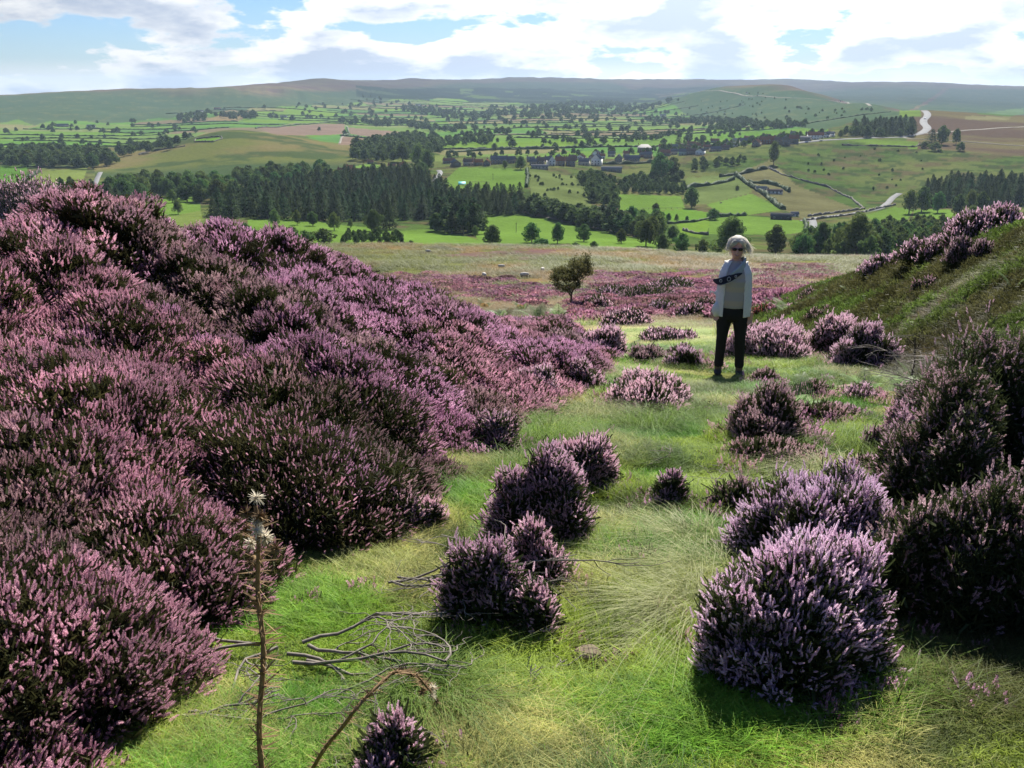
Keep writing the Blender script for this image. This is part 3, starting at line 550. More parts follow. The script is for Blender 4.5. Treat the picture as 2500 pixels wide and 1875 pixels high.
# label, mesh, centre x of the clump, foot y, width, height (survey picture units), sink
BUSH = [
 ('large dome of violet-pink heather beside the pale arched grass', 'big', 1745, 1530, 440, 360),
 ('violet-pink heather bush rising just behind the large violet dome', 'big', 1845, 1290, 360, 280),
 ('tall bright pink heather clump growing alone on the middle of the turf', 'near', 1190, 1190, 205, 235),
 ('pink heather clump behind the tall bright clump on the middle of the turf', 'near', 1262, 1075, 165, 155),
 ('sparse heather with few pink spikes over dark foliage, above the small brown stone', 'near2', 1050, 1390, 170, 215),
 ('thin heather with a handful of pink sprigs, touching the sparse dark clump', 'near2', 1150, 1400, 110, 160),
 ('low pink heather clump beside the foot of the bent dead thistle', 'near', 848, 1720, 175, 170),
 ('small leaning heather clump on the turf by the path', 'near2', 1450, 1110, 85, 110),
 ('rounded grey-pink heather bush below the woman, right of her shadow', 'mid2', 1672, 965, 170, 135),
 ('low grey-pink heather in front of the rounded bush below the woman', 'mid2', 1685, 1020, 180, 85),
 ('wide pink heather mound on the turf left of the woman\'s feet', 'mid', 1415, 895, 215, 110),
 ('small pink heather tussock alone on green turf near two flat stones', 'mid', 1872, 878, 80, 45),
 ('low pink heather beside a dark flat stone', 'mid2', 1762, 872, 105, 50),
 ('broad pink heather bush directly behind the woman\'s legs', 'mid', 1690, 785, 190, 95),
 ('upright rounded pink heather bush at the foot of the grassy bank', 'mid', 1815, 775, 110, 105),
 ('slanting pink heather bush touching the bare earth of the bank', 'mid', 1880, 800, 140, 110),
 ('pink heather mound with green grass under it where the path narrows', 'mid', 1310, 780, 125, 85),
 ('flat pink heather patch beyond the wide mound, in the path grass', 'mid', 1455, 745, 120, 45),
 ('rounded heather mound far down the path near the small tree', 'mid', 1367, 708, 105, 50),
 ('small heather tuft between two mounds beside a fern', 'mid2', 1400, 790, 75, 50),
 ('small heather tuft just behind the wide mound left of the woman', 'mid', 1490, 800, 80, 55),
 ('thin dull pink heather at the back of the violet bushes', 'mid2', 1605, 1125, 115, 95),
 ('tiny pink heather sprig beside the arched pale grass', 'near2', 1392, 1228, 50, 38),
 ('small dull heather clump close to the woman\'s right shoe', 'mid2', 1660, 838, 75, 40),
 ('pink heather at the left edge of the dark thicket on the bank foot', 'near', 1955, 1090, 125, 180),
 ('pink sprays of heather above the dark thicket on the bank foot', 'near', 2030, 960, 130, 170),
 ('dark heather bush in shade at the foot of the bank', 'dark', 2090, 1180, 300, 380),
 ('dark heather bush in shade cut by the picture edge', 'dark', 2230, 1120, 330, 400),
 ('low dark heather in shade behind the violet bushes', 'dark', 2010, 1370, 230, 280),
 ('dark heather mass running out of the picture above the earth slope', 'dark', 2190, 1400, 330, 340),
 ('thin heather sprays linking the two clumps on the middle of the turf', 'near2', 1150, 1290, 150, 175),
 ('ragged pink heather on the turf between the thicket and the wide mound', 'mid', 1255, 850, 90, 75),
 ('low ragged pink heather behind the wide mound, toward the thicket', 'mid2', 1225, 790, 110, 80),
 ('dull heather low on the turf beside the lone small tussock', 'mid2', 1930, 985, 90, 60),
 ('rusty brown heather head with bare stems standing over the left thicket', 'rusty', 570, 640, 85, 90),
 ('tall pink heather on the crest of the grassy bank, highest of all', 'mid', 2175, 520, 170, 75),
 ('pink heather on the crest of the bank, second from the highest', 'mid', 2060, 560, 140, 62),
 ('pink heather on the lower crest of the bank', 'mid', 1960, 590, 130, 50),
 ('single pink heather bush on the grassy face below the bank crest', 'mid2', 2125, 575, 95, 62),
 ('small grey-pink heather tuft on the middle of the grassy bank', 'mid2', 2010, 640, 50, 45),
 ('pink heather where the crest of the bank meets the moor', 'mid', 1905, 600, 70, 35),
 ('faint pink heather low on the grassy bank', 'mid2', 1800, 700, 90, 40),
 ('tall heather on the crest of the left bank, cut by the picture edge', 'mid', 45, 560, 230, 165),
 ('reddish heather beside the sandy scrape on the left bank', 'rusty', 60, 600, 150, 90),
 ('small heather mound at the far edge of the fern patch', 'mid2', 1206, 715, 60, 34),
 ('little heather mound before the small hawthorn', 'mid', 1292, 668, 70, 30), ('low spreading heather by the far bend of the path', 'mid', 1436, 674, 75, 28), ('small dark-pink heather mound beside bleached path grass', 'mid', 1500, 686, 60, 30),
 ('heather mound halfway between the hawthorn and the woman', 'mid2', 1404, 645, 110, 32), ('long heather hummock on the rise left of the woman\'s head', 'mid', 1468, 626, 100, 26), ('heather hummock just right of the hawthorn trunk', 'mid', 1340, 644, 95, 28),
 ('heather tuft on the path near the woman\'s right elbow', 'mid', 1478, 778, 65, 38), ('faint heather clump touching the woman\'s pocketed arm', 'mid2', 1525, 674, 60, 34), ('orange-pink heather seen behind the woman\'s left sleeve', 'rusty', 1662, 694, 62, 40), ('pink heather clump between the woman and the bank', 'mid', 1725, 682, 62, 32),
 ('dull thin heather on the turf below the flat dark stones', 'mid2', 1778, 925, 95, 60), ('scrappy heather below the lone small tussock', 'near2', 1835, 915, 75, 40), ('scrappy heather at the foot of the dark thicket', 'near2', 1880, 1045, 80, 60), ('heather spilling from the thicket on to the turf', 'mid', 1165, 870, 110, 90), ('heather spilling from the thicket lower down', 'near', 1070, 990, 120, 110), ('pink heather tongue below the thicket edge', 'near', 870, 1170, 140, 130),
 ('sparse grey twiggy heather low on the bank behind the woman', 'mid2', 1760, 660, 60, 40),
]
BUSH_AT = []
for k, (lb, key, fx, fy, fw, fh) in enumerate(BUSH):
    p = hit(fx, fy, 1.2); d = math.hypot(p.x, p.y); dist = p.length
    pxm = FPX*(1024/1024)/(dist*math.cos(math.atan2(-p.z, d)-PITCH))   # pixels per metre
    wm = fw*SC/pxm; hm = fh*SC/pxm
    dn = -p.z/dist                                  # how steeply it is looked down on: part of the outline is the far side
    hz = max(hm - wm*.5*dn*.8, hm*.45)/math.cos(math.asin(min(dn, .9))); rx = wm*.58; ry = wm*.46; BUSH_AT.append((p.x+0, p.y+ry*.7, wm*.5))
    lod, fl, mt, br_, dn_ = BK[key]; fl *= max(1.0, dist/12)
    q = Vector((p.x, p.y+ry*.7, 0)); q.z = float(H(q.x, q.y))-.01
    place_bush(bush_meshes('bush%d' % k, rx, ry, hz*.98, lod if dist < 16 else SPK_LO, k+5, fl, (mt, M_LEAF), br_, dn_, .35 if key == 'dark' else 1.0), q, 1, 0, lb)

# ================================================================ the heather thicket on the left bank
def hue_t(P):
    """tint by place: violet close by, pinker further off, some faded"""
    n = len(P); a = fbm(P[:, 0]*.55, P[:, 1]*.55, 63, 3); b = rng.uniform(0, 1, n)
    pink = np.array([1.05, .93, .89]); vio = np.array([1.0, .88, .98]); fad = np.array([.60, .64, .48])
    t = np.where(a[:, None] > .52, vio, pink); t = mixc(t, fad, (sstep(.56, .66, fbm(P[:, 0]*.9+7, P[:, 1]*.9, 64, 3))*.85)); return t*(.62+.5*b[:, None])
def mound_points(cx, cy, rx, h, step, rg):
    """tuft positions over a mound"""
    n = max(4, int(2*math.pi*rx*rx*.75/(step*step))); i = np.arange(n); cz = 1-(i+.5)/n*.97; ph = i*2.39996+rg.uniform(0, 6)
    sz = np.sqrt(1-cz**2); d = np.stack([sz*np.cos(ph), sz*np.sin(ph), cz], 1)+rg.normal(0, .05, (n, 3))
    P = np.stack([cx+d[:, 0]*rx, cy+d[:, 1]*rx, d[:, 2]*h], 1); P[:, 2] = P[:, 2]-.10+H(P[:, 0], P[:, 1])
    Nv = d*np.array([.7, .7, .6])+np.array([0, 0, .55]); return P, Nv
rg = np.random.default_rng(21); MP = []; MN = []; MS = []; mounds = []
yy = -1.5
def far_from(lst, x, y, r):
    return all((x-a)**2+(y-b)**2 > (r*c)**2 for a, b, c in lst)
tries = 0
FPT = [tuple(hit(a, b, 2))[:2] for a, b in ((1045, 672), (1085, 690), (1128, 678), (1165, 700), (1205, 692))]
while tries < 9000:
    tries += 1; y = rg.uniform(.3, 21); x = foot_l(y) - .1 - rg.uniform(0, 1)**1.0*(4.0+.55*y) ; rad_ = rg.uniform(.36, .66)
    if x*x+y*y < 1.2: continue
    if (x+4.5)**2+(y-6.9)**2 < .55: continue
    if min(math.hypot(x-a, y-b) for a, b in FPT) < 1.0: continue
    if far_from(mounds, x, y, .98): mounds.append((x, y, rad_))
for x, y, r_ in mounds:
    if foot_l(y)-x < r_*.7: x = foot_l(y)-r_*.7
    P, Nv = mound_points(x, y, r_*1.12, r_*rg.uniform(.5, 1.35)*(.8 if foot_l(y)-x < .6 else 1)*(.72 if y > 12 else 1), .15, rg); MP.append(P); MN.append(Nv)
gx = rg.uniform(-14, 1.4, 5000); gy = rg.uniform(.3, 21, 5000); g_ = (foot_l(gy)-gx > .25) & (foot_l(gy)-gx < 4+.55*gy) & (gx*gx+gy*gy > 1.5); gx, gy = gx[g_], gy[g_]
ng = len(gx); MP.append(np.stack([gx, gy, H(gx, gy)-.02], 1)); MN.append(np.tile([0, 0, 1.0], (ng, 1))+rg.normal(0, .3, (ng, 3)))
MP = np.concatenate(MP); MN = np.concatenate(MN); n = len(MP); print('mounds', len(mounds), 'tufts', n)
dd = np.hypot(MP[:, 0], MP[:, 1])
tuft_hi = collection_of('heather_tuft', [proto('a', tuft(150, .13, SPK_HI, s, .031, fl), (M_FLOWER_I, M_LEAF_I)) for s, fl in ((1, 1), (2, .9), (3, .8), (4, .35))] + [proto('b', tuft(125, .13, SPK_MID, s, .033, fl), (M_FLOWER_I, M_LEAF_I)) for s, fl in ((5, 1), (6, .9), (7, .75), (8, .3))])
bare = (rng.uniform(0, 1, n) < .10) | (fbm(MP[:, 0]*1.3, MP[:, 1]*1.3, 90, 2) > .68); idx = rng.integers(0, 3, n); idx[bare] = 3; idx[-ng:] = 3; idx = idx+np.where(dd > 7, 4, 0)
o = scatter('heather', MP, normals_euler(MN, rng.uniform(0, 6.28, n)), rng.uniform(.85, 1.25, n), hue_t(MP), idx, tuft_hi)
tag(o, 'dense thicket of pink heather in flower covering the left bank', 'heather', None, 'stuff')
# heather carpets further off, on the moor
def moor_points(polys, y0, y1, n, sp, jit=True):
    out_ = []
    for P in polys:
        lo = P.min(0); hi = P.max(0); m = int((hi[0]-lo[0])*(min(hi[1], y1)-max(lo[1], y0))/(sp*sp))
        if m <= 0: continue
        x = rng.uniform(lo[0], hi[0], m); y = rng.uniform(max(lo[1], y0), min(hi[1], y1), m)
        k = inpoly(x+(fbm(x/5, y/5, 41, 3)-.5)*7, y+(fbm(x/5, y/5, 42, 3)-.5)*12, P); k &= fbm(x/3, y/3, 44, 3) > .44; out_.append(np.stack([x[k], y[k]], 1))
    return np.concatenate(out_)
ft = []
for s in range(3):
    rg = np.random.default_rng(50+s); n_ = 110; a = rg.uniform(0, 6.28, n_); cz = rg.uniform(.1, 1, n_); sz = np.sqrt(1-cz**2); d = np.stack([sz*np.cos(a), sz*np.sin(a), cz*.75], 1)
    v, f = bake(*SPK_LO, rot_to(d*.5+[0, 0, .8]+rg.normal(0, .15, (n_, 3)), rg.uniform(0, 6, n_)), .22*rg.uniform(.7, 1.3, (n_, 1)), d*.36); lv, lf = leaf_sprays(d*.33, d, rg, 3, .16)
    ft.append(proto('c', merge([(v, f, 0), (lv, lf, 1)]), (M_FLOWER_I, M_LEAF_I)))
far_tuft = collection_of('heather_mound', ft)
q = moor_points(MWP if False else MPW, 16, 170, 0, .85); d_ = np.hypot(q[:, 0], q[:, 1]); q = q[rng.uniform(0, 1, len(q)) < np.clip(50/d_, .08, 1)*.7]
q = q[[far_from([(1.9, 18, 3.2)], a, b, 1) for a, b in q]]; n = len(q); d_ = np.hypot(q[:, 0], q[:, 1])
print('moor tufts', n)
o = scatter('moor_heather', np.column_stack([q, H(q[:, 0], q[:, 1])-.05]), np.column_stack([np.zeros((n, 2)), rng.uniform(0, 6, n)]), np.column_stack([rng.uniform(.8, 1.7, n)*np.clip(d_/50, 1, 2.2)]*2+[rng.uniform(.6, 1.1, n)]), hue_t(np.column_stack([q/3, d_]))*[.78,.72,.66], rng.integers(0, 3, n), far_tuft)
tag(o, 'purple heather carpet spreading over the moor below the path', 'heather', None, 'stuff')

# ================================================================ grass
WX, WY, WZ = hit(1573, 808, 2.0)
def blade_patch(n, rad, h, w_, bend, seed, k=3, upright=.25):
    rg = np.random.default_rng(seed); a = rg.uniform(0, 6.28, n); q = np.sqrt(rg.uniform(0, 1, n))*rad; B = np.stack([q*np.cos(a), q*np.sin(a), np.zeros(n)], 1)
    dr = rg.uniform(0, 6.28, n); D = np.stack([np.cos(dr), np.sin(dr), np.zeros(n)], 1); Sd = np.stack([-np.sin(dr), np.cos(dr), np.zeros(n)], 1)
    hh = h*rg.uniform(.5, 1.4, n); bb = bend*rg.uniform(.3, 1.5, n)*hh; V = []
    for i in range(k+1):
        t = i/k; c = B + np.array([0, 0, 1])*(hh*(t-.28*t*t*bend))[:, None] + D*(bb*t*t+upright*t*hh*.3)[:, None]; ww = (w_*(1-t*.85))
        V.append(c-Sd*ww/2); V.append(c+Sd*ww/2)
    V = np.stack(V, 1).reshape(-1, 3); m = 2*(k+1); Q = np.concatenate([np.stack([np.arange(n)*m+2*i, np.arange(n)*m+2*i+1, np.arange(n)*m+2*i+3, np.arange(n)*m+2*i+2], 1) for i in range(k)])
    return V, Q, np.zeros(len(Q), int)
gp = [proto('s', blade_patch(560, .20, .026, .0045, .9, s), (M_GRASS_I,)) for s in (1, 2, 3)] + [proto('t', blade_patch(320, .20, .075, .0035, 1.1, s), (M_GRASS_I,)) for s in (4, 5, 6)] + [proto('u', blade_patch(150, .5, .32, .012, .6, s, 2), (M_GRASS_I,)) for s in (7, 8)]
grass_c = collection_of('grass_patch', gp)
m = 36000; y = 1.2+33*rng.uniform(0, 1, m)**1.5; x = rng.uniform(-1, 1, m)*(1.5+.66*y); x = np.where(x < -1.2, x*.5, x)
dl = foot_l(y)-x; dr = x-foot_r(y); k = (dl < .35) & (x < .62*y+1.8) & ((x-WX)**2+(y-WY+.25)**2 > .32)
bl = np.array([(a, b, c) for a, b, c in BUSH_AT]);
for a, b, c in bl: k &= (x-a)**2+(y-b)**2 > (c*.62)**2
for fx_, fy_, rr_ in ((1268, 1425, .17), (1268, 1400, .10), (1824, 838, .25), (1866, 834, .3)):
    h_ = hit(fx_, fy_+12, 1.2); k &= (x-h_.x)**2+(y-h_.y)**2 > (rr_+.1)**2
for P in MPW: k &= ~(inpoly(x, y, P) & (y > 17) & (rng.uniform(0, 1, m) < .6))
x, y, dr, dl = x[k], y[k], dr[k], dl[k]; n = len(x)
bx, by = [], []
for a, b, c in BUSH_AT:
    if b < 16:
        kq = int(8+26*c); q_ = rng.uniform(0, 6.28, kq); w_ = c*rng.uniform(.75, 1.15, kq); bx += list(a+np.cos(q_)*w_); by += list(b+np.sin(q_)*w_*.8)
nb_ = len(bx); x = np.concatenate([x, bx]); y = np.concatenate([y, by]); dl = foot_l(y)-x; dr = x-foot_r(y); n = len(x); rim = np.arange(n) >= n-nb_
keep = rim | (rng.uniform(0, 1, n) < np.clip(1.25-.02*y, .4, 1)); x, y, dr, dl, rim = x[keep], y[keep], dr[keep], dl[keep], rim[keep]; n = len(x)
d_ = np.hypot(x, y); tall = (dr > .1) | (fbm(x*1.3, y*1.3, 70, 3) > .54) | (y > 15); vt = (y > 17) & (dr < 0)
idx = np.where(vt & (rng.uniform(0, 1, n) < .004), 6+rng.integers(0, 2, n), np.where(tall, 3, 0)+rng.integers(0, 3, n))
gcol = mixc((.10,.25,.022), (.27,.36,.05), sstep(.4, .6, fbm(x*2, y*2, 71, 3))); gcol = mixc(gcol, (.42,.38,.16), sstep(.54, .64, fbm(x*1.6, y*1.6, 72, 4))*.8); gcol = mixc(gcol, (.05,.10,.018), sstep(.52, .62, fbm(x*2.4, y*2.4, 78, 3))*.8)
gcol = np.where((dr > .15)[:, None], mixc(mixc((.15,.20,.05), (.31,.20,.07), sstep(.36, .52, fbm(x*.7, y*.7, 73, 3))), (.30,.15,.07), sstep(.6, .7, fbm(x*.5+4, y*.5, 74, 3))*.8), gcol)
crest = sstep(1.2, 2.6, dr)*sstep(8, 12, y); gcol = mixc(gcol, (.19,.27,.06), crest*(fbm(x*.4, y*.4, 75, 2) > .42)*.8)
gcol = np.where((y > 16)[:, None] & (dr < 0)[:, None], mixc((.26,.34,.08), (.45,.40,.17), sstep(.4, .6, fbm(x*.4, y*.4, 76, 3))), gcol)
gcol *= (.95+.45*rng.uniform(0, 1, (n, 1)))*np.where(dr < .1, 1.22, 1.0)[:, None]
earth = np.exp(-(((x-6.6)/1.6)**2+((y-11.5)/2.6)**2)) + np.exp(-(((x-2.6)/.9)**2+((y-3.2)/1.0)**2)); kk = (rng.uniform(0, 1, n) > earth*.7) & (rim | (dr > .1) | (fbm(x*2.1, y*2.1, 79, 3) < .66))
gcol = mixc(gcol, (.085,.085,.032), np.clip(earth*2.2, 0, .9))
idx = np.where(rim, 3+idx % 3, idx); x, y, d_, idx, gcol, rim = x[kk], y[kk], d_[kk], idx[kk], gcol[kk], rim[kk]; n = len(x); print('grass', n)
s_ = rng.uniform(.8, 1.3, n)*np.clip(d_/9, 1, 2.2)
o = scatter('grass', np.column_stack([x, y, H(x, y)]), normals_euler(slope_n(x, y)*[.6, .6, 1], rng.uniform(0, 6, n)), np.column_stack([s_, s_, np.clip(s_, .8, 1.25)*np.where(rim | (x-foot_r(y) > .3), 1.5, 1)]), gcol, idx, grass_c)
tag(o, 'short green turf with straw-coloured tufts along the path and bank', 'grass', None, 'stuff')
# rough grass over the moor to its edge
m = 9000; r_ = np.exp(rng.uniform(math.log(26), math.log(255), m)); a_ = R(1)*rng.uniform(-30, 30, m); x = r_*np.sin(a_); y = r_*np.cos(a_)
cl_ = mixc((.27,.19,.07), (.18,.20,.055), sstep(.42, .6, fbm(x/16, y/26, 25, 4))); cl_ = mixc(cl_, (.12,.14,.05), sstep(.58, .68, fbm(x/7, y/12, 26, 4))*.8)*(.75+.5*rng.uniform(0, 1, (m, 1)))
k = np.ones(m, bool)
for P in MPW: k &= ~(inpoly(x, y, P) & (rng.uniform(0, 1, m) < .75))
x, y, r_, cl_ = x[k], y[k], r_[k], cl_[k]; n = len(x)
o = scatter('moor_grass', np.column_stack([x, y, H(x, y)-.02]), np.column_stack([np.zeros((n, 2)), rng.uniform(0, 6, n)]), np.column_stack([np.where(r_ < 70, np.clip(r_/14, 1.8, 4.5), np.clip(r_/32, 1, 5))]*2+[np.where(r_ < 70, 1.5, np.clip(r_/100, .35, 1.3))]), cl_, np.where(r_ < 70, 3+rng.integers(0, 3, n), 6+rng.integers(0, 2, n)), grass_c)
tag(o, 'brown and straw coloured moor grass below the path', 'grass', None, 'stuff')

# bilberry and moss on the shoulder of the right bank
bb = []
for s in range(2):
    rg = np.random.default_rng(80+s); n_ = 260; a = rg.uniform(0, 6.28, n_); q_ = np.sqrt(rg.uniform(0, 1, n_))*.26; P_ = np.stack([q_*np.cos(a), q_*np.sin(a), .16*(1-(q_/.26)**2)+rg.normal(0, .02, n_)], 1); v, f = leaf_sprays(P_, np.tile([0, 0, 1.0], (n_, 1))+rg.normal(0, .5, (n_, 3)), rg, 4, .035); bb.append(proto('m', (v*1.0, f, np.zeros(len(f), int)), (M_GRASS_I,)))
bil_c = collection_of('bilberry_clump', bb)
m = 5200; y = rng.uniform(5, 30, m); dr = rng.uniform(.4, 6, m); x = foot_r(y)+dr; k = (x < .66*y+1) & (fbm(x*.35, y*.35, 110, 3) > .30+.16*(rng.uniform(0, 1, m)-.5)); x, y, dr = x[k], y[k], dr[k]; n = len(x)
cb = mixc((.13,.20,.045), (.10,.10,.04), sstep(.4, .6, fbm(x*.9, y*.9, 111, 3))); cb = mixc(cb, (.13,.10,.05), ((y < 15) & (dr < 3))*.7*sstep(.4, .55, fbm(x*.6, y*.6, 112, 3)))*(.6+.7*rng.uniform(0, 1, (n, 1)))
o = scatter('bilberry', np.column_stack([x, y, H(x, y)-.04]), normals_euler(slope_n(x, y), rng.uniform(0, 6, n)), rng.uniform(.6, 1.3, n)*np.clip(y/12, .8, 1.6), cb, rng.integers(0, 2, n), bil_c)
tag(o, 'low green bilberry and moss covering the grassy bank', 'undergrowth', None, 'stuff')

m = 260; y = rng.uniform(2, 17, m); x = rng.uniform(-1, 6, m); k = (foot_l(y)-x < -.1) & (x-foot_r(y) < 1.2) & (fbm(x*.8, y*.8, 120, 2) > .5) & ((x-WX)**2+(y-WY)**2 > .5); x, y = x[k], y[k]
ex, ey = [], []
for a, b, c in BUSH_AT:
    if b < 17:
        kq = int(5+22*c); q_ = rng.uniform(0, 6.28, kq); w_ = c*rng.uniform(.8, 1.35, kq); ex += list(a+np.cos(q_)*w_); ey += list(b+np.sin(q_)*w_*.85)
x = np.concatenate([x, ex]); y = np.concatenate([y, ey]); n = len(x)
o = scatter('heather_seedlings', np.column_stack([x, y, H(x, y)-.01]), np.column_stack([rng.normal(0, .2, (n, 2)), rng.uniform(0, 6, n)]), np.where(np.arange(n) >= n-len(ex), rng.uniform(.6, 1.0, n)*np.clip(y/4, 1, 1.6), rng.uniform(.35, .95, n)), hue_t(np.column_stack([x, y])), rng.integers(5, 8, n), tuft_hi)
tag(o, 'thin little sprigs of heather scattered through the turf', 'heather', None, 'stuff')
# ================================================================ trees, woods, hedges
M_TREE = leafy('tree_leaf', (.035,.07,.018), (.10,.165,.038), .42, .85, False, .5, .7)
M_TREE_L = leafy('tree_leaf_light', (.06,.105,.024), (.15,.21,.05), .45, .85, False, .5, .4)
M_CONI = leafy('conifer_needle', (.022,.046,.018), (.06,.10,.034), .32, .9, False, .5, .6)
M_TREE_I = leafy('tree_leaf_mass', (.045,.08,.022), (.11,.165,.042), .3, .9, True, .3)
M_BARK = solid('bark', (.12,.095,.07), .9, (.05,.04,.03), 2.0)
M_HEDGE = leafy('hedge_leaf', (.022,.045,.014), (.06,.095,.03), .25, .7, False, .6, .3)
LEAFQ = (np.array([(-.5,-.35,0),(.45,-.5,.12),(.55,.4,-.08),(-.35,.5,.1)]), np.array([(0,1,2,3)]))
def broad_mesh(name, seed, n=2600, w_=.42, leaf=.035, trunk=.09, mat=None, squat=1.0):
    """unit tree, 1 high: one mesh for trunk and limbs, one for the crown"""
    rg = np.random.default_rng(seed); nl = rg.integers(13, 19); Cn = []; Rr = []
    for i in range(nl):
        t = (i+.5)/nl; z = trunk+.12+(.80-trunk)*t; prof = math.sin(math.pi*min(1, (t*.8+.22)))**.7; a = i*2.4+rg.uniform(-.5, .5); q = w_*prof*rg.uniform(.35, .75)
        Cn.append((q*math.cos(a), q*math.sin(a), z)); Rr.append(rg.uniform(.11, .19)*(1 if t < .8 else .8))
    Cn.append((0, 0, .55)); Rr.append(.22); Cn.append((0, 0, .84)); Rr.append(.12); Cn = np.array(Cn); Rr = np.array(Rr)
    pk = rg.choice(len(Cn), n, p=Rr**2/(Rr**2).sum()); d = rg.normal(0, 1, (n, 3)); d /= np.linalg.norm(d, axis=1)[:, None]
    P = Cn[pk]+d*(Rr[pk]*rg.uniform(.55, 1.08, n)**.6)[:, None]*[1, 1, .85]; P[:, 2] = np.maximum(P[:, 2], trunk*.8+.03)
    # keep the outside of the union, where leaves are
    V, Q = bake(*LEAFQ, rot_to(d*.8+rg.normal(0, .6, (n, 3))+[0, 0, .35], rg.uniform(0, 6.28, n)), leaf*rg.uniform(.6, 1.5, (n, 1)), P)
    cr = make_mesh(name+'_crown', V*[1, 1, squat], Q, [mat or M_TREE])
    mb = MB(); mb.tube([(0, 0, -.03), (.004, 0, trunk), (0, .01, .45), (0, 0, .75)], [.03, .024, .016, .004], 6)
    for c in Cn[:-2]:
        s = np.array([0, 0, trunk+.6*(c[2]-trunk)*.7]); mb.tube([s, (s+c)/2+[0, 0, -.02], c], [.012, .008, .003], 4)
    tr = mb.mesh(name+'_trunk', M_BARK); return tr, cr
def conifer_mesh(name, seed, n=1300, w_=.25, leaf=.036, trunk=.06):
    rg = np.random.default_rng(seed); t = rg.uniform(0, 1, n)**.8; a = rg.uniform(0, 6.28, n); tier = 1+.35*np.sin(t*34+seed); rr = w_*1.12*(1-t)**.62*rg.uniform(.4, 1.1, n)*tier*(1+.3*np.sin(a*3+seed))+.006
    P = np.stack([rr*np.cos(a), rr*np.sin(a), trunk+(1-trunk)*t-rr*.25], 1); D = np.stack([np.cos(a)*.5, np.sin(a)*.5, np.full(n, .9)], 1)+rg.normal(0, .4, (n, 3))
    V, Q = bake(LEAFQ[0]*[.8, 1.5, 1], LEAFQ[1], rot_to(D, a+1.57), (leaf*(1.15-.65*t))[:, None]*rg.uniform(.6, 1.4, (n, 1)), P)
    cr = make_mesh(name+'_crown', V, Q, [M_CONI]); mb = MB(); mb.tube([(0, 0, -.02), (0, 0, .5), (0, 0, .97)], [.018, .011, .002], 5); return mb.mesh(name+'_trunk', M_BARK), cr
def pine_mesh(name, seed): # bare lower trunk, ragged top
    rg = np.random.default_rng(seed); n = 650; t = rg.uniform(0, 1, n); a = rg.uniform(0, 6.28, n); rr = .15*np.sin(np.pi*(t*.75+.2))*rg.uniform(.3, 1.15, n)*(1+.4*np.sin(t*20+a*2))
    P = np.stack([rr*np.cos(a), rr*np.sin(a), .38+.62*t], 1); V, Q = bake(*LEAFQ, rot_to(rg.normal(0, 1, (n, 3))+[0, 0, .6], a), .045*rg.uniform(.6, 1.4, (n, 1)), P)
    cr = make_mesh(name+'_crown', V, Q, [M_CONI]); mb = MB(); mb.tube([(0, 0, -.02), (.01, 0, .5), (0, 0, .95)], [.016, .011, .003], 5)
    for i in range(5): b = rg.uniform(0, 6.28); z = .3+i*.06; mb.tube([(0, 0, z), (.08*math.cos(b), .08*math.sin(b), z+.03)], [.006, .002], 3)
    return mb.mesh(name+'_trunk', M_BARK), cr
BROAD = [broad_mesh('broad%d' % s, s, 2600, [.40,.46,.36,.42][s % 4], .036) for s in range(4)]
BROADL = [broad_mesh('light%d' % s, 20+s, 2200, [.42,.38][s % 2], .034, .10, M_TREE_L) for s in range(2)]
BFAR = [broad_mesh('small%d' % s, 40+s, 700, [.40,.46,.5][s], .07, .12) for s in range(3)]
BIGT = [broad_mesh('large%d' % s, 60+s, 7500, .44, .022, .06, M_TREE_L if s else M_TREE) for s in range(2)]
CON = [conifer_mesh('con%d' % s, s) for s in range(3)]; PINE = [pine_mesh('pine%d' % s, s) for s in range(2)]
SHRUB = [broad_mesh('shrub%d' % s, 80+s, 1300, .62, .055, .0, M_TREE_L if s else M_TREE) for s in range(2)]
def put_tree(kind, p, h, wf, label, group=None, name='tree', cat='tree', split=True):
    if kind is BROAD and rng.uniform() < .28: kind = BROADL
    tr, cr = kind[rng.integers(len(kind))]
    o = empty(name, p, rng.uniform(0, 6.28)); o.scale = (h*wf, h*wf, h); tag(o, label, cat, group)
    link(bpy.data.objects.new('trunk', tr), o); link(bpy.data.objects.new('crown', cr), o); return o
def hgt(p, hf):   # metres for a height of hf survey units
    d = math.hypot(p.x, p.y); return hf*SC/(FPX/(p.length*math.cos(math.atan2(-p.z, d)-PITCH)))*1.0
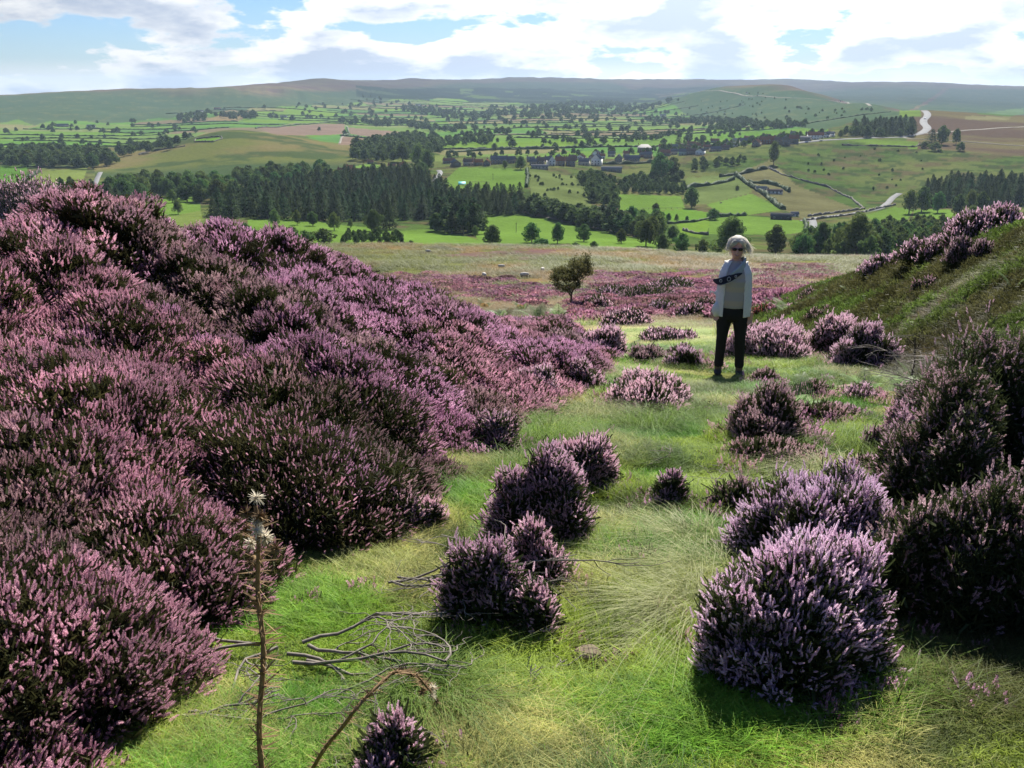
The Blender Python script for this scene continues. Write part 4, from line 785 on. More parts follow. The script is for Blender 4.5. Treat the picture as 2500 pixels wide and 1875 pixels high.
# (kind, x, foot y, height, width factor, label)
KEY_TREES = [
 (BIGT[1:], 1578, 553, 84, 1.28, 'big bright green tree rising just behind the woman'), (BIGT[:1], 1675, 549, 62, 1.05, 'mid-green rounded tree right of the big tree behind the woman'),
 (BROADL, 1726, 552, 50, 1.2, 'brownish green low tree between two taller ones at the moor edge'), (BIGT[1:], 1850, 553, 88, 1.15, 'broad bright green tree at the moor edge, widest of its row'),
 (BROAD, 1771, 545, 66, .9, 'darker tree in front of the white track left of the broad bright tree'), (SHRUB, 1516, 553, 38, 1.0, 'pale green bush left of the big tree behind the woman'),
 (BROAD, 1472, 548, 46, 1.1, 'dark tree nearest the left side of the pale bush at the moor edge'), (BROAD, 1452, 520, 34, 1.2, 'small dark tree beside the grassy field corner below the pines'),
 (BROAD, 1430, 545, 42, 1.1, 'dark green tree beside the very dark round tree'), (BROAD, 1395, 532, 60, 1.0, 'very dark round-topped tree, tallest of the row below the pines'),
 (BROAD, 1342, 526, 34, 1.1, 'dark tree with flat crown left of the very dark round-topped tree'), (BROAD, 1261, 522, 40, 1.2, 'flat-topped dark tree alone in the bright field'),
 (BROAD, 1204, 526, 48, .82, 'upright dark oval tree in the bright field'), (BROAD, 1149, 524, 46, 1.15, 'spreading tree on the left of the upright oval tree'),
 (BROAD, 1064, 531, 48, 1.2, 'very dark dense tree on the moor edge beside the curved field'), (SHRUB, 1170, 531, 18, 2.3, 'low pale scrub along the moor edge under the spreading tree'),
 (SHRUB, 1283, 539, 20, 1.2, 'small dark green shrub below the flat-topped tree'), (SHRUB, 1243, 535, 13, 2.0, 'low brown shrub below the flat-topped tree'), (SHRUB, 1380, 545, 16, 1.8, 'low round dark bush under the very dark round-topped tree'),
 (BROADL, 1027, 511, 26, .9, 'pale thin tree at the edge of the dark pine clump'), (SHRUB, 840, 527, 27, .9, 'upright pale green bush standing alone on the moor edge'), (SHRUB, 887, 529, 12, 1.6, 'tiny bush on the moor edge by the curved field'),
 (BIGT[:1], 807, 500, 48, 1.1, 'large round dark tree in front of the spruce wood'), (CON, 842, 496, 62, 1.0, 'tall narrow spruce beside the large round tree'), (CON, 828, 494, 48, 1.0, 'shorter spruce between the round tree and the tall narrow spruce'),
 (BROAD, 757, 492, 20, .9, 'tiny lollipop tree on the bright grass strip'), (BROADL, 484, 522, 46, 1.2, 'yellow-green round tree showing over the heather'), (BROAD, 531, 522, 42, 1.1, 'dark round tree right of the yellow-green one over the heather'),
 (BROAD, 632, 524, 36, 1.2, 'dark bushy tree at the moor edge above the rusty heather'), (SHRUB, 699, 526, 34, 1.6, 'pale olive scrub tree right of the dark bushy one'), (SHRUB, 660, 526, 30, 1.4, 'olive scrub between two trees at the moor edge'),
 (BROAD, 595, 491, 40, .85, 'upright tree on the bright field below the spruce wood, left one'), (BROAD, 642, 486, 34, .8, 'tree at the edge of the spruce wood above the olive scrub'), (BROAD, 676, 488, 32, 1.1, 'wide tree at the edge of the spruce wood above the olive scrub'), (BROADL, 722, 498, 40, 1.0, 'pale feathery tree before the spruce wood'),
 (BROAD, 385, 463, 32, .95, 'round tree alone in the middle of the bright field over the heather'), (BROADL, 333, 474, 36, .8, 'pale slim tree in the bright field over the heather'), (BROAD, 373, 438, 28, 1.1, 'tree at the top edge of the bright field over the heather'),
 (BROAD, 153, 408, 26, .9, 'small leaning tree alone on the pale green field on the left'), (BROAD, 1671, 356, 50, .75, 'tall rounded tree alone beside the village road, with a long shadow'),
 (BROAD, 1417, 461, 24, 1.1, 'round dark tree in the middle of the paddock'), (BROAD, 1372, 466, 18, 1.0, 'small tree beside the pale house at the end of the pines'), (BROAD, 1444, 479, 20, .9, 'first small tree below the paddock fence'), (BROAD, 1461, 479, 18, .8, 'second small tree below the paddock fence'), (BROAD, 1484, 479, 14, .9, 'smallest tree of three below the paddock fence'),
 (BROAD, 1493, 450, 48, .9, 'dark bushy tree on the hedge between the two bright paddocks'), (SHRUB, 1540, 475, 26, 1.1, 'shrubby tree at the corner of the horse field'), (SHRUB, 1592, 411, 11, 1.0, 'round bush alone on the rough grass above the horse field'),
 (BROAD, 1963, 462, 50, 1.0, 'large dark tree at the roadside corner of the dark plantation'), (BROAD, 1990, 458, 52, .95, 'second large dark tree at the corner of the dark plantation'), (BROAD, 2025, 460, 44, .8, 'dark tree standing slightly right of the two at the plantation corner'),
 (BROAD, 2068, 468, 46, .9, 'tall dark tree below the middle of the plantation'), (BROAD, 2095, 455, 42, .9, 'rounded tree below the middle of the plantation'), (BROADL, 2098, 480, 34, 1.1, 'pale grey-green bush above the bank heather'), (BROAD, 2118, 458, 42, .9, 'blue-green tree below the right part of the plantation'),
 (CON, 2012, 312, 30, 1.7, 'dark pointed tree in the clump under the moor road'), (BROAD, 2034, 312, 38, .85, 'taller tree in the clump under the moor road'), (BROAD, 2065, 312, 32, .8, 'tree at the right of the clump under the moor road'), (SHRUB, 2020, 326, 18, 1.6, 'grey scrub at the foot of the clump under the moor road'), (SHRUB, 2075, 326, 18, 1.1, 'dark round bush right of the grey scrub'), (SHRUB, 1996, 320, 14, 1.3, 'grey bush left of the clump under the moor road'),
 (CON, 1515, 320, 24, 1.2, 'dark pointed cypress among the village roofs'), (CON, 1465, 318, 28, 1.3, 'tall dark yew behind the village houses'), (BROAD, 1425, 390, 60, .95, 'very tall dark tree below the village chapel'), (BROAD, 1452, 385, 46, 1.1, 'second tall dark tree below the village chapel'),
 (BROAD, 1125, 366, 30, 1.1, 'round dark tree against the long village barn'), (BROADL, 1091, 364, 18, 1.1, 'small light green tree before the long village barn'), (BROAD, 905, 362, 52, 1.0, 'huge dark tree beside the village lane'), (BROAD, 925, 368, 44, 1.0, 'dark tree right beside the bend of the village lane'), (BROAD, 870, 350, 44, 1.1, 'tall dark tree left of the huge one by the village lane'), (BROAD, 1815, 298, 18, 1.0, 'round dark tree beside the long white cottage'),
]
for kd, fx, fy, hf, wf, lb in KEY_TREES:
    p = hit(fx, fy, 285); p.z -= .3
    put_tree(kd, p, hgt(p, hf), wf, lb, None, 'bush' if ('bush' in lb or 'shrub ' in lb or 'scrub' in lb) and 'tree' not in lb.split(' ')[2:5] and kd is SHRUB else 'tree', 'bush' if kd is SHRUB else 'tree')
# woods: outline on the ground, spacing, height (m)
WOODS = [ # kind, outline, spacing m, height, width f, label, group
 (CON, [(440,470),(540,440),(640,415),(760,392),(900,392),(935,412),(990,440),(985,468),(860,478),(700,478),(560,474)], 8.5, 15, 1.15, 'dark spruce packed in the wood below the red-roofed houses', 'spruces of the wood'),
 (CON, [(985,468),(990,436),(1060,425),(1128,440),(1135,462),(1040,470)], 7.5, 13, 1.1, 'dark spruce in the belt under the village field', 'spruces of the belt'),
 (PINE, [(935,500),(945,478),(1010,472),(1035,490),(1030,508),(985,508)], 6.5, 14, 1.3, 'tall ragged pine in the clump above the curved field', 'pines of the clump'),
 (PINE, [(1128,458),(1212,480),(1275,494),(1345,508),(1348,498),(1280,482),(1215,468),(1150,448)], 5.6, 11, 1.3, 'pine in the row along the pale lane', 'pines along the lane'),
 (BROAD, [(1330,505),(1350,512),(1430,520),(1425,495),(1370,480),(1335,490)], 9, 11, 1.1, 'dark tree at the end of the pine row', 'trees ending the pine row'),
 (CON, [(2000,448),(2000,420),(2060,408),(2140,408),(2215,418),(2260,430),(2215,446),(2120,444)], 8, 17, 1.0, 'dark spruce packed in the plantation on the moor side', 'spruces of the moor plantation'),
 (CON, [(1830,292),(1860,284),(1920,278),(1975,280),(1972,292),(1900,296)], 13, 19, 1.3, 'dark tree in the wood beside the moor road', 'trees of the wood by the moor road'),
 (BROAD, [(1825,296),(1870,297),(1975,295),(1976,291),(1830,290)], 13, 14, 1.1, 'rounded tree along the front of the wood beside the moor road', 'front trees of the wood by the moor road'),
 (BROAD, [(500,402),(520,386),(600,372),(700,374),(715,388),(640,402),(560,412)], 13, 13, 1.15, 'rounded tree in the wood at the foot of the round hill', 'trees at the foot of the round hill'),
 (BROAD, [(225,432),(300,400),(420,408),(500,412),(520,430),(450,442),(330,425),(262,440)], 12, 14, 1.15, 'dark tree in the wood below the round hill', 'trees of the lower left wood'),
 (CON, [(125,470),(135,442),(190,430),(255,440),(262,468),(200,480)], 9, 14, 1.2, 'dark conifer in the wood over the heather crest', 'conifers over the heather crest'),
 (BROAD, [(0,350),(20,338),(120,334),(220,338),(255,352),(200,366),(110,364),(20,362)], 16, 15, 1.2, 'round dark tree around the red-roofed farm on the left', 'trees around the left farm'),
 (BROAD, [(10,330),(100,322),(160,326),(150,334),(20,338)], 18, 12, 1.2, 'round dark tree behind the red-roofed farm on the left', 'trees behind the left farm'),
 (BROAD, [(255,330),(300,318),(385,314),(380,322),(300,336),(262,340)], 16, 11, 1.2, 'dark tree in the belt along the shoulder of the round hill', 'trees on the hill shoulder'),
 (BROAD, [(760,348),(770,320),(860,298),(940,300),(960,330),(900,345),(830,352)], 14, 13, 1.15, 'mid-green tree in the wood behind the red-roofed houses', 'trees behind the red-roofed houses'),
 (BROAD, [(560,420),(700,398),(760,390),(900,372),(925,385),(880,400),(740,402),(600,428)], 11, 12, 1.15, 'round tree among the spruces by the red-roofed houses', 'broad trees among the spruces'),
 (BROAD, [(1262,400),(1250,385),(1290,382),(1330,425),(1330,460),(1318,462),(1300,430),(1280,440)], 8, 9, 1.1, 'bushy tree in the line beside the rough pasture', 'trees beside the rough pasture'),
 (BROAD, [(1300,395),(1420,385),(1475,380),(1478,398),(1400,402),(1310,405)], 10, 9, 1.15, 'garden tree under the village terraces', 'garden trees under the village'),
 (SHRUB, [(1290,416),(1290,405),(1400,404),(1480,406),(1482,420),(1400,418)], 6.5, 7, .8, 'dark bush in the thick hedge above the paddock', 'bushes of the thick paddock hedge'),
 (SHRUB, [(1700,555),(1760,520),(1900,505),(2000,490),(2060,500),(2000,540),(1900,558)], 8, 9, .9, 'grey-green bush in the scrub below the moor edge', 'scrub bushes below the moor edge'),
 (SHRUB, [(740,528),(750,512),(860,512),(870,528)], 6, 4.5, .9, 'olive bush in the scrub along the moor edge', 'scrub along the moor edge'),
 (BROAD, [(958,345),(1300,338),(1600,322),(1700,306),(1800,296),(1800,290),(1650,300),(1400,328),(1200,334),(960,338)], 19, 8, 1.15, 'dark garden tree among the village roofs', 'garden trees among the roofs'),
 (BROAD, [(1500,355),(1600,345),(1620,352),(1500,372)], 11, 7, 1.2, 'dark garden bush below the upper village', 'garden bushes below the upper village'),
 (BROAD, [(1580,288),(1660,282),(1740,276),(1740,268),(1620,268),(1540,282)], 22, 12, 1.2, 'tree in the wood behind the upper village', 'trees behind the upper village'),
 (BROAD, [(1380,262),(1540,258),(1640,266),(1640,274),(1500,270)], 26, 13, 1.2, 'tree on the lower slope of the long hill', 'trees at the foot of the long hill'),
 (BROAD, [(460,253),(520,250),(560,256),(520,262)], 26, 14, 1.2, 'tree beside the white farm under the escarpment', 'trees by the white farm under the escarpment'),
 (BROAD, [(375,258),(430,250),(450,254),(440,264),(390,266)], 24, 15, 1.2, 'tree in the small wood under the escarpment', 'trees of the small wood under the escarpment'),
 (BROAD, [(730,262),(860,262),(1000,280),(990,290),(860,272),(740,268)], 26, 13, 1.25, 'tree in the belt across the middle of the valley', 'trees of the belt across the valley'),
 (BROAD, [(870,232),(960,240),(1040,256),(1020,262),(920,250),(870,242)], 30, 14, 1.25, 'tree around the farms in the mid valley', 'trees around the mid valley farms'),
 (BROAD, [(860,312),(1000,300),(1060,300),(1060,310),(960,320),(880,322)], 20, 11, 1.2, 'tree along the stream beyond the village', 'trees along the stream'),
]
placed = []   # (size on view, kindlist, p, h, wf, label, group)
grid_used = {}
def ok_space(x, y, s):
    gx, gy = int(x//30), int(y//30)
    for a in (gx-1, gx, gx+1):
        for b in (gy-1, gy, gy+1):
            for (u, v, q) in grid_used.get((a, b), ()):
                if (u-x)**2+(v-y)**2 < (min(q, s)*.8)**2: return False
    grid_used.setdefault((gx, gy), []).append((x, y, s)); return True
for kd, poly, spc, hh, wf, lb, gr in WOODS:
    P = hits(poly, 285); lo = P[:, :2].min(0); hi = P[:, :2].max(0); area = abs(sum(P[i-1][0]*P[i][1]-P[i][0]*P[i-1][1] for i in range(len(P))))/2
    n = int(min(900, max(8, area/(spc*spc)*3)))
    c = 0
    for _ in range(n*3):
        x, y = rng.uniform(lo[0], hi[0]), rng.uniform(lo[1], hi[1])
        if not inpoly(np.array([x]), np.array([y]), P)[0] or not ok_space(x, y, spc): continue
        h = hh*rng.uniform(.72, 1.2); p = Vector((x, y, float(H(x, y))-.3)); placed.append((h/p.length, kd, p, h, wf, lb, gr)); c += 1
        if c > 420: break
# hedgerow and hillside trees scattered one by one
def strew(poly, n, h, lb, gr, kd=None):
    P = hits(poly, 285); lo = P[:, :2].min(0); hi = P[:, :2].max(0); c = 0
    for _ in range(n*20):
        if c >= n: break
        x, y = rng.uniform(lo[0], hi[0]), rng.uniform(lo[1], hi[1])
        if inpoly(np.array([x]), np.array([y]), P)[0]:
            hh = h*rng.uniform(.6, 1.3); p = Vector((x, y, float(H(x, y))-.3)); placed.append((hh/p.length, kd or BFAR, p, hh, rng.uniform(1.0, 1.4), lb, gr)); c += 1
strew([(0,330),(0,275),(200,262),(420,262),(430,300),(250,322)], 60, 11, 'tree along the hedges of the left valley fields', 'hedgerow trees of the left fields')
strew([(1140,322),(1200,300),(1500,285),(1640,280),(1600,300),(1300,322)], 70, 8, 'tree in the scrubby hedges just behind the village', 'trees just behind the village')
strew([(430,268),(700,262),(880,286),(1100,300),(1100,240),(800,205),(600,232),(440,242)], 150, 12, 'tree among the small fields in the mid valley', 'hedgerow trees of the mid valley')
strew([(960,325),(1000,262),(1400,235),(1560,262),(1550,312),(1300,328)], 170, 10, 'tree among the striped fields beyond the village', 'hedgerow trees beyond the village')
strew([(1000,258),(1060,236),(1300,218),(1480,215),(1400,236),(1200,262)], 420, 14, 'tree in the wooded head of the valley', 'trees at the head of the valley')
strew([(1420,235),(1640,200),(1900,240),(1860,268),(1600,268)], 90, 6, 'small bush dotted on the green slope of the long hill', 'bushes on the long hill', BFAR)
strew([(1650,380),(1700,340),(1900,310),(2000,330),(1990,400),(1850,430)], 26, 3.0, 'low dark gorse bush on the rough common', 'gorse on the common', SHRUB)
strew([(1140,375),(1240,385),(1275,440),(1160,430)], 26, 2.6, 'low bush on the rough pasture under the village', 'bushes on the rough pasture', SHRUB)
for a, b, hf in [(1010,305,22),(1038,299,20),(1046,317,24),(1068,325,16),(1107,321,22),(1202,329,16),(1231,282,12),(1265,289,10),(1304,312,16),(1318,328,14),(1371,296,8),(1428,271,10),(1490,305,18),(745,292,12),(790,256,10),(690,284,10)]:
    p = hit(a, b, 600); h = hgt(p, hf); placed.append((h/p.length, BROAD, p, h, 1.15, 'dark round tree standing in a hedge beyond the village', 'lone hedge trees beyond the village'))
placed.sort(key=lambda t: -t[0])
nb = nc = 0; rest = []
for t in placed:
    con = t[1] is CON or t[1] is PINE
    if (con and nc < 285) or (not con and nb < 215 and t[1] is not SHRUB) or (t[1] is SHRUB and nb < 215):
        nc += con; nb += (not con)
        small = t[0]*FPX < 9
        sh = t[1] is SHRUB; kd = BFAR if (small and t[1] is BROAD) else t[1]
        nmx = 'bush' if sh else ('conifer' if con else 'tree')
        if t[0]*FPX < 5 or small and not con:
            tr, cr = kd[rng.integers(len(kd))]; o = link(bpy.data.objects.new(nmx, cr)); o.location = t[2]; o.scale = (t[3]*t[4], t[3]*t[4], t[3]); o.rotation_euler = (0, 0, rng.uniform(0, 6)); tag(o, t[5], 'bush' if sh else 'tree', t[6])
        else: put_tree(kd, t[2], t[3], t[4], t[5], t[6], nmx, 'bush' if sh else 'tree')
    else: rest.append(t)
print('trees', nb, nc, 'rest', len(rest))
farb = []
for s in range(3):
    q = BFAR[s][1].copy(); q.materials.clear(); q.materials.append(M_TREE_I); farb.append(bpy.data.objects.new('f', q))
q = CON[0][1].copy(); q.materials.clear(); q.materials.append(M_TREE_I); farb.append(bpy.data.objects.new('f', q))
far_c = collection_of('far_tree', farb)
P = np.array([tuple(t[2]) for t in rest]); hh = np.array([t[3] for t in rest]); ww = np.array([t[4] for t in rest]); n = len(rest); isc = np.array([t[1] is CON for t in rest])
o = scatter('woodland', P, np.column_stack([np.zeros((n, 2)), rng.uniform(0, 6, n)]), np.column_stack([hh*ww, hh*ww, hh]), np.where(isc[:, None], .55, 1)*np.column_stack([rng.uniform(.7, 1.2, n)]*3), np.where(isc, 3, rng.integers(0, 3, n)), far_c)
tag(o, 'distant trees merging into woods across the valley', 'woodland', None, 'stuff')

# ---------------------------------------------------------------- hedges: a rough leafy bank following a line on the ground
def hedge(pts, h, wd, label, group, name='hedge', mat=None, step=None, kind=None, leafd=1.0):
    pts = np.array(pts)[:, :2]; seg = np.hypot(*np.diff(pts, axis=0).T); Lt = seg.sum()
    dist = math.hypot(*pts.mean(0)); step = step or max(1.5, dist/500); n = max(3, int(Lt/step)+1); t = np.linspace(0, Lt, n); cs = np.concatenate([[0], np.cumsum(seg)])
    x = np.interp(t, cs, pts[:, 0]); y = np.interp(t, cs, pts[:, 1]); tx, ty = np.gradient(x), np.gradient(y); q = np.hypot(tx, ty)+1e-9; nx, ny = -ty/q, tx/q
    hv = h*(.45+1.0*vn(t/(h*1.6), t*0, int(abs(x[0])) % 97)); wv = wd*(.7+.6*vn(t/(h*2)+50, t*0, 3)); rings = []
    for a, z in ((-.5, -.2), (-.5, .55), (-.28, .95), (.05, 1.05), (.3, .9), (.5, .5), (.5, -.2)):
        j = rng.uniform(-.1, .1, n); X = x+nx*(a+j)*wv; Y = y+ny*(a+j)*wv; rings.append(np.stack([X, Y, H(X, Y)*0+H(x, y)+z*hv*(1+j)], 1))
    mb = MB(); mb.loft(np.stack(rings, 1), True)
    if dist < 1500 and leafd > 0:
        k = int(min(2600, Lt*h*1.6*leafd)); ii = rng.integers(0, n, k); u = rng.uniform(-.5, .5, k); zt = np.sqrt(np.clip(1-(2*u)**2*.6, 0, 1)); P_ = np.stack([x[ii]+nx[ii]*u*wv[ii]+rng.normal(0, step*.4, k), y[ii]+ny[ii]*u*wv[ii]+rng.normal(0, step*.4, k), H(x[ii], y[ii])+hv[ii]*zt*rng.uniform(.3, 1.15, k)], 1)
        V, Q = bake(*LEAFQ, rot_to(rng.normal(0, 1, (k, 3)), rng.uniform(0, 6, k)), max(.35, h*.22)*rng.uniform(.5, 1.4, (k, 1)), P_); mb.add(V, Q)
    return tag(mb.build(name, mat or M_HEDGE), label, name.replace('_', ' '), group, kind)
M_STONE = solid('field_stone', (.20,.18,.15), .95, (.10,.09,.075), 1.5)
HEDGES = [ # outline, height, width, label
 ([(1587,377),(1600,386),(1650,420),(1692,453)], 2.8, 3.6, 'thick dark hedge running down beside the horse field'), ([(1555,382),(1600,376),(1655,365)], 3, 4, 'dark hedge at the top of the rough grass near the village trees'),
 ([(1455,412),(1500,404),(1560,395),(1585,388)], 2.8, 4, 'dark hedge between the village gardens and the rough grass'), ([(1618,395),(1660,397),(1690,405),(1705,415)], 3, 3, 'clipped hedge curving behind the long white bungalow'),
 ([(1138,367),(1140,385),(1137,405)], 2.5, 2.5, 'hedge dividing the bright village field from the rough pasture'), ([(1300,355),(1400,352),(1440,348)], 3, 3, 'dark hedge behind the low brown barn'),
 ([(1280,447),(1330,462),(1385,466)], 2, 2, 'hedge above the pale house at the end of the pines'), ([(1435,484),(1500,480),(1535,472)], 1.5, 1.5, 'thin hedge below the three small trees'),
 ([(1534,471),(1570,468),(1610,466)], 2, 2, 'hedge between the horse field and the barn field'), ([(1737,477),(1742,490),(1738,502)], 2, 2, 'hedge at the end of the barn field'),
 ([(750,275),(755,290),(738,294)], 2, 3, 'hedge beside the track through the brown fields'), ([(735,293),(780,298),(835,303)], 2.5, 3, 'hedge between two brown ploughed fields'), ([(552,278),(620,272),(707,266),(748,268)], 2.5, 3, 'hedge along the top of the brown ploughed fields'),
 ([(84,371),(60,388),(40,403)], 2.5, 3, 'hedge between the two lower left fields'), ([(970,330),(1050,325),(1180,322),(1300,318)], 3, 4, 'long hedge beyond the village roofs'),
 ([(60,361),(130,364),(190,362)], 2.5, 3, 'hedge under the trees of the red-roofed farm'),
]
for pts, h, wd, lb in HEDGES: hedge(hits(pts, 285), h, wd, lb, None)
WALLS = [ ([(1657,362),(1690,378),(1740,392),(1790,405),(1840,430),(1868,452)], 'dark dry-stone wall winding down across the rough common'), ([(1740,477),(1820,467),(1880,456),(1935,443)], 'dry-stone wall along the lower road, field side'),
 ([(1745,468),(1800,461),(1862,452)], 'dry-stone wall along the lower road, common side'), ([(1818,314),(1900,316),(1975,318),(1990,313)], 'dark wall under the green field by the moor road'), ([(1475,498),(1500,505),(1530,508)], 'wall curving across the small green field'),
 ([(420,306),(423,301),(478,296),(481,300),(460,307),(420,307)], 'wall round the small green enclosure on the hill'), ([(400,316),(330,326),(300,335)], 'wall over the left flank of the round hill'), ([(1280,344),(1240,345),(1180,347)], 'wall behind the village terrace') ]
for pts, lb in WALLS: hedge(hits(pts, 285), 1.5, .9, lb, None, 'stone_wall', M_STONE, leafd=0)
# field boundaries of the far strips: every one a hedge of its own
cnt = 0; boxes = []
az_l, az_h = -30, 18
for row in range(7, 38):
    for col in range(-14, 14):
        u0 = None
        rr_ = np.array([float(row)]); off = _h(rr_, rr_*0+3, 5)[0]*300; wd = 170+_h(rr_, rr_*0+9, 6)[0]*230
        ua, ub = col*wd-off, (col+1)*wd-off; us = np.linspace(ua, ub, 14); v = np.full(14, row*115.0)
        # invert the drift of the strips
        vv = v.copy()
        for _ in range(3):
            X = us*math.cos(VA)-vv*math.sin(VA); Y = us*math.sin(VA)+vv*math.cos(VA); vv = v-55*(vn(us/420, vv/500, 77)-.5)+0.00006*(us-300)**2
        X = us*math.cos(VA)-vv*math.sin(VA); Y = us*math.sin(VA)+vv*math.cos(VA); boxes.append((row, col, X, Y))
far_h = []
def in_farm(X, Y):
    r = np.hypot(X, Y).mean(); a = math.degrees(math.atan2(X.mean(), Y.mean()))
    if not (-29 < a < 18.5): return False
    nf = np.interp(a, [-40,-18,-14,-9,-4,4,10,14,18,20], [1050,1500,1500,1600,1150,1040,1080,1150,1270,1420]); tf_ = np.interp(a, [-40, -24, -20, -16, -12, -8, -4, 0, 3, 6, 8, 10, 12, 14, 17, 20], [2450, 2500, 2600, 3000, 3150, 3900, 4500, 4300, 4300, 4200, 3700, 2900, 2400, 2050, 1650, 1450])
    if not nf < r < tf_: return False
    m = np.zeros(len(X), bool)
    for c_, _, P in FW: m |= inpoly(X, Y, P)
    return not m.any()
lines = [(X, Y) for _, _, X, Y in boxes if in_farm(X, Y)]; lines.sort(key=lambda q: np.hypot(q[0], q[1]).mean())
for k, (X, Y) in enumerate(lines):
    if rng.uniform() < .22: continue
    if cnt < 170: hedge(np.stack([X, Y], 1), 1.9, 2.6, 'dark hedge between narrow green fields of the valley', 'hedges of the valley fields'); cnt += 1
    else: far_h.append((X, Y))
mb = MB()
for X, Y in far_h:
    w3 = 1.6; t = np.gradient(np.stack([X, Y], 1), axis=0); t /= np.linalg.norm(t, axis=1)[:, None]; nx, ny = -t[:, 1], t[:, 0]; Z = H(X, Y); hv = 2.0*(.5+vn(X/9, Y/9, 4))
    mb.loft(np.stack([np.stack([X-nx*w3, Y-ny*w3, Z-.5], 1), np.stack([X-nx*w3*.5, Y-ny*w3*.5, Z+hv], 1), np.stack([X+nx*w3*.5, Y+ny*w3*.5, Z+hv], 1), np.stack([X+nx*w3, Y+ny*w3, Z-.5], 1)], 1))
if mb.n: tag(mb.build('hedgerows', M_HEDGE), 'distant hedgerows dividing the small fields up the valley', 'hedgerows', None, 'stuff')
print('hedges', cnt, len(far_h))

# ================================================================ roads
M_ROAD = solid('road', (.15,.15,.15), .9, (.11,.11,.11), .1)
M_TRACK = solid('track', (.19,.17,.13), .95, (.13,.12,.09), .1)
def road(pts, wd, name, mat, lift=.25):
    p = hits(pts, 285)[:, :2]; seg = np.hypot(*np.diff(p, axis=0).T); cs = np.concatenate([[0], np.cumsum(seg)]); n = int(cs[-1]/8)+2; t = np.linspace(0, cs[-1], n)
    x = pchip(cs, p[:, 0], t); y = pchip(cs, p[:, 1], t); tx, ty = np.gradient(x), np.gradient(y); q = np.hypot(tx, ty); nx, ny = -ty/q, tx/q; z = H(x, y); zz = np.maximum(np.maximum(H(x+nx*wd/2, y+ny*wd/2), H(x-nx*wd/2, y-ny*wd/2)), z)+lift
    V = np.concatenate([np.stack([x+nx*wd*a, y+ny*wd*a, zz-b], 1) for a, b in ((-.62, 1.2), (-.5, 0), (.5, 0), (.62, 1.2))]); i = np.arange(n-1)
    Q = np.concatenate([np.stack([i+k*n, i+1+k*n, i+1+(k+1)*n, i+(k+1)*n], 1) for k in range(3)])
    return tag(link(bpy.data.objects.new(name, make_mesh(name, V, Q[:, ::-1], [mat]))), kind='structure')
road([(1996,239),(2003,245),(2002,252),(1996,258),(1995,264),(2001,272),(2003,277),(1996,284),(1985,289),(1965,293),(1942,297)], 10, 'road', M_ROAD)
road([(1942,297),(1880,298),(1800,302),(1740,307),(1690,312)], 8, 'road', M_ROAD)
road([(1985,289),(2070,283),(2140,278),(2230,272)], 6, 'track', M_TRACK); road([(1948,297),(1970,300),(2020,302),(2110,308),(2230,316)], 5, 'track', M_TRACK)
road([(1943,418),(1930,426),(1916,440),(1895,452),(1864,458),(1830,464),(1780,469),(1750,474),(1735,478)], 5, 'road', M_ROAD); road([(1754,473),(1757,484),(1755,496),(1748,508)], 4.5, 'road', M_ROAD)
road([(217,372),(212,382),(208,391),(196,409)], 4, 'road', M_ROAD); road([(948,368),(951,374),(947,381),(940,387),(932,398),(928,404)], 4.5, 'road', M_ROAD)
road([(1131,457),(1170,466),(1212,476),(1272,489),(1340,502)], 5, 'track', M_TRACK); road([(672,398),(720,388),(760,380),(830,372)], 6, 'road', M_ROAD)
road([(1510,199),(1600,205),(1700,211),(1780,217),(1830,221),(1880,229)], 7, 'track', M_TRACK); road([(748,272),(752,285),(738,297),(733,310)], 3, 'track', M_TRACK)
# ================================================================ the village and the farms
WALLM = {'stone': solid('wall_stone', (.28,.235,.175), .9, (.19,.16,.12), 2), 'white': solid('wall_white', (.78,.77,.73), .8, (.66,.65,.6), 1), 'cream': solid('wall_cream', (.50,.45,.35), .85, (.40,.36,.28), 1), 'green': solid('wall_pale_green', (.42,.48,.40), .85, (.34,.4,.33), 1), 'black': solid('wall_black', (.025,.027,.03), .8, (.04,.04,.04), 1), 'brick': solid('wall_brick', (.24,.11,.07), .9, (.17,.08,.055), 2)}
ROOFM = {'red': solid('roof_pantile', (.36,.15,.075), .75, (.24,.10,.055), 1.5), 'slate': solid('roof_slate', (.15,.145,.15), .5, (.10,.10,.11), 1.5, .5), 'orange': solid('roof_orange', (.55,.22,.08), .7, (.40,.16,.07), 1.5), 'pale': solid('roof_pale', (.27,.26,.24), .8, (.20,.19,.18), 1.5), 'black': solid('roof_black', (.03,.032,.036), .6, (.05,.05,.05), 1.5), 'brown': solid('roof_brown', (.22,.15,.10), .8, (.15,.10,.07), 1.5)}
M_GLASS = solid('window_glass', (.03,.035,.045), .1, (.05,.055,.07), 1, .8); M_FRAME = solid('window_frame', (.72,.72,.70), .6); M_DOOR = solid('door_paint', (.10,.13,.12), .5); M_CHIM = solid('chimney_brick', (.26,.13,.09), .9, (.16,.09,.07), 3)
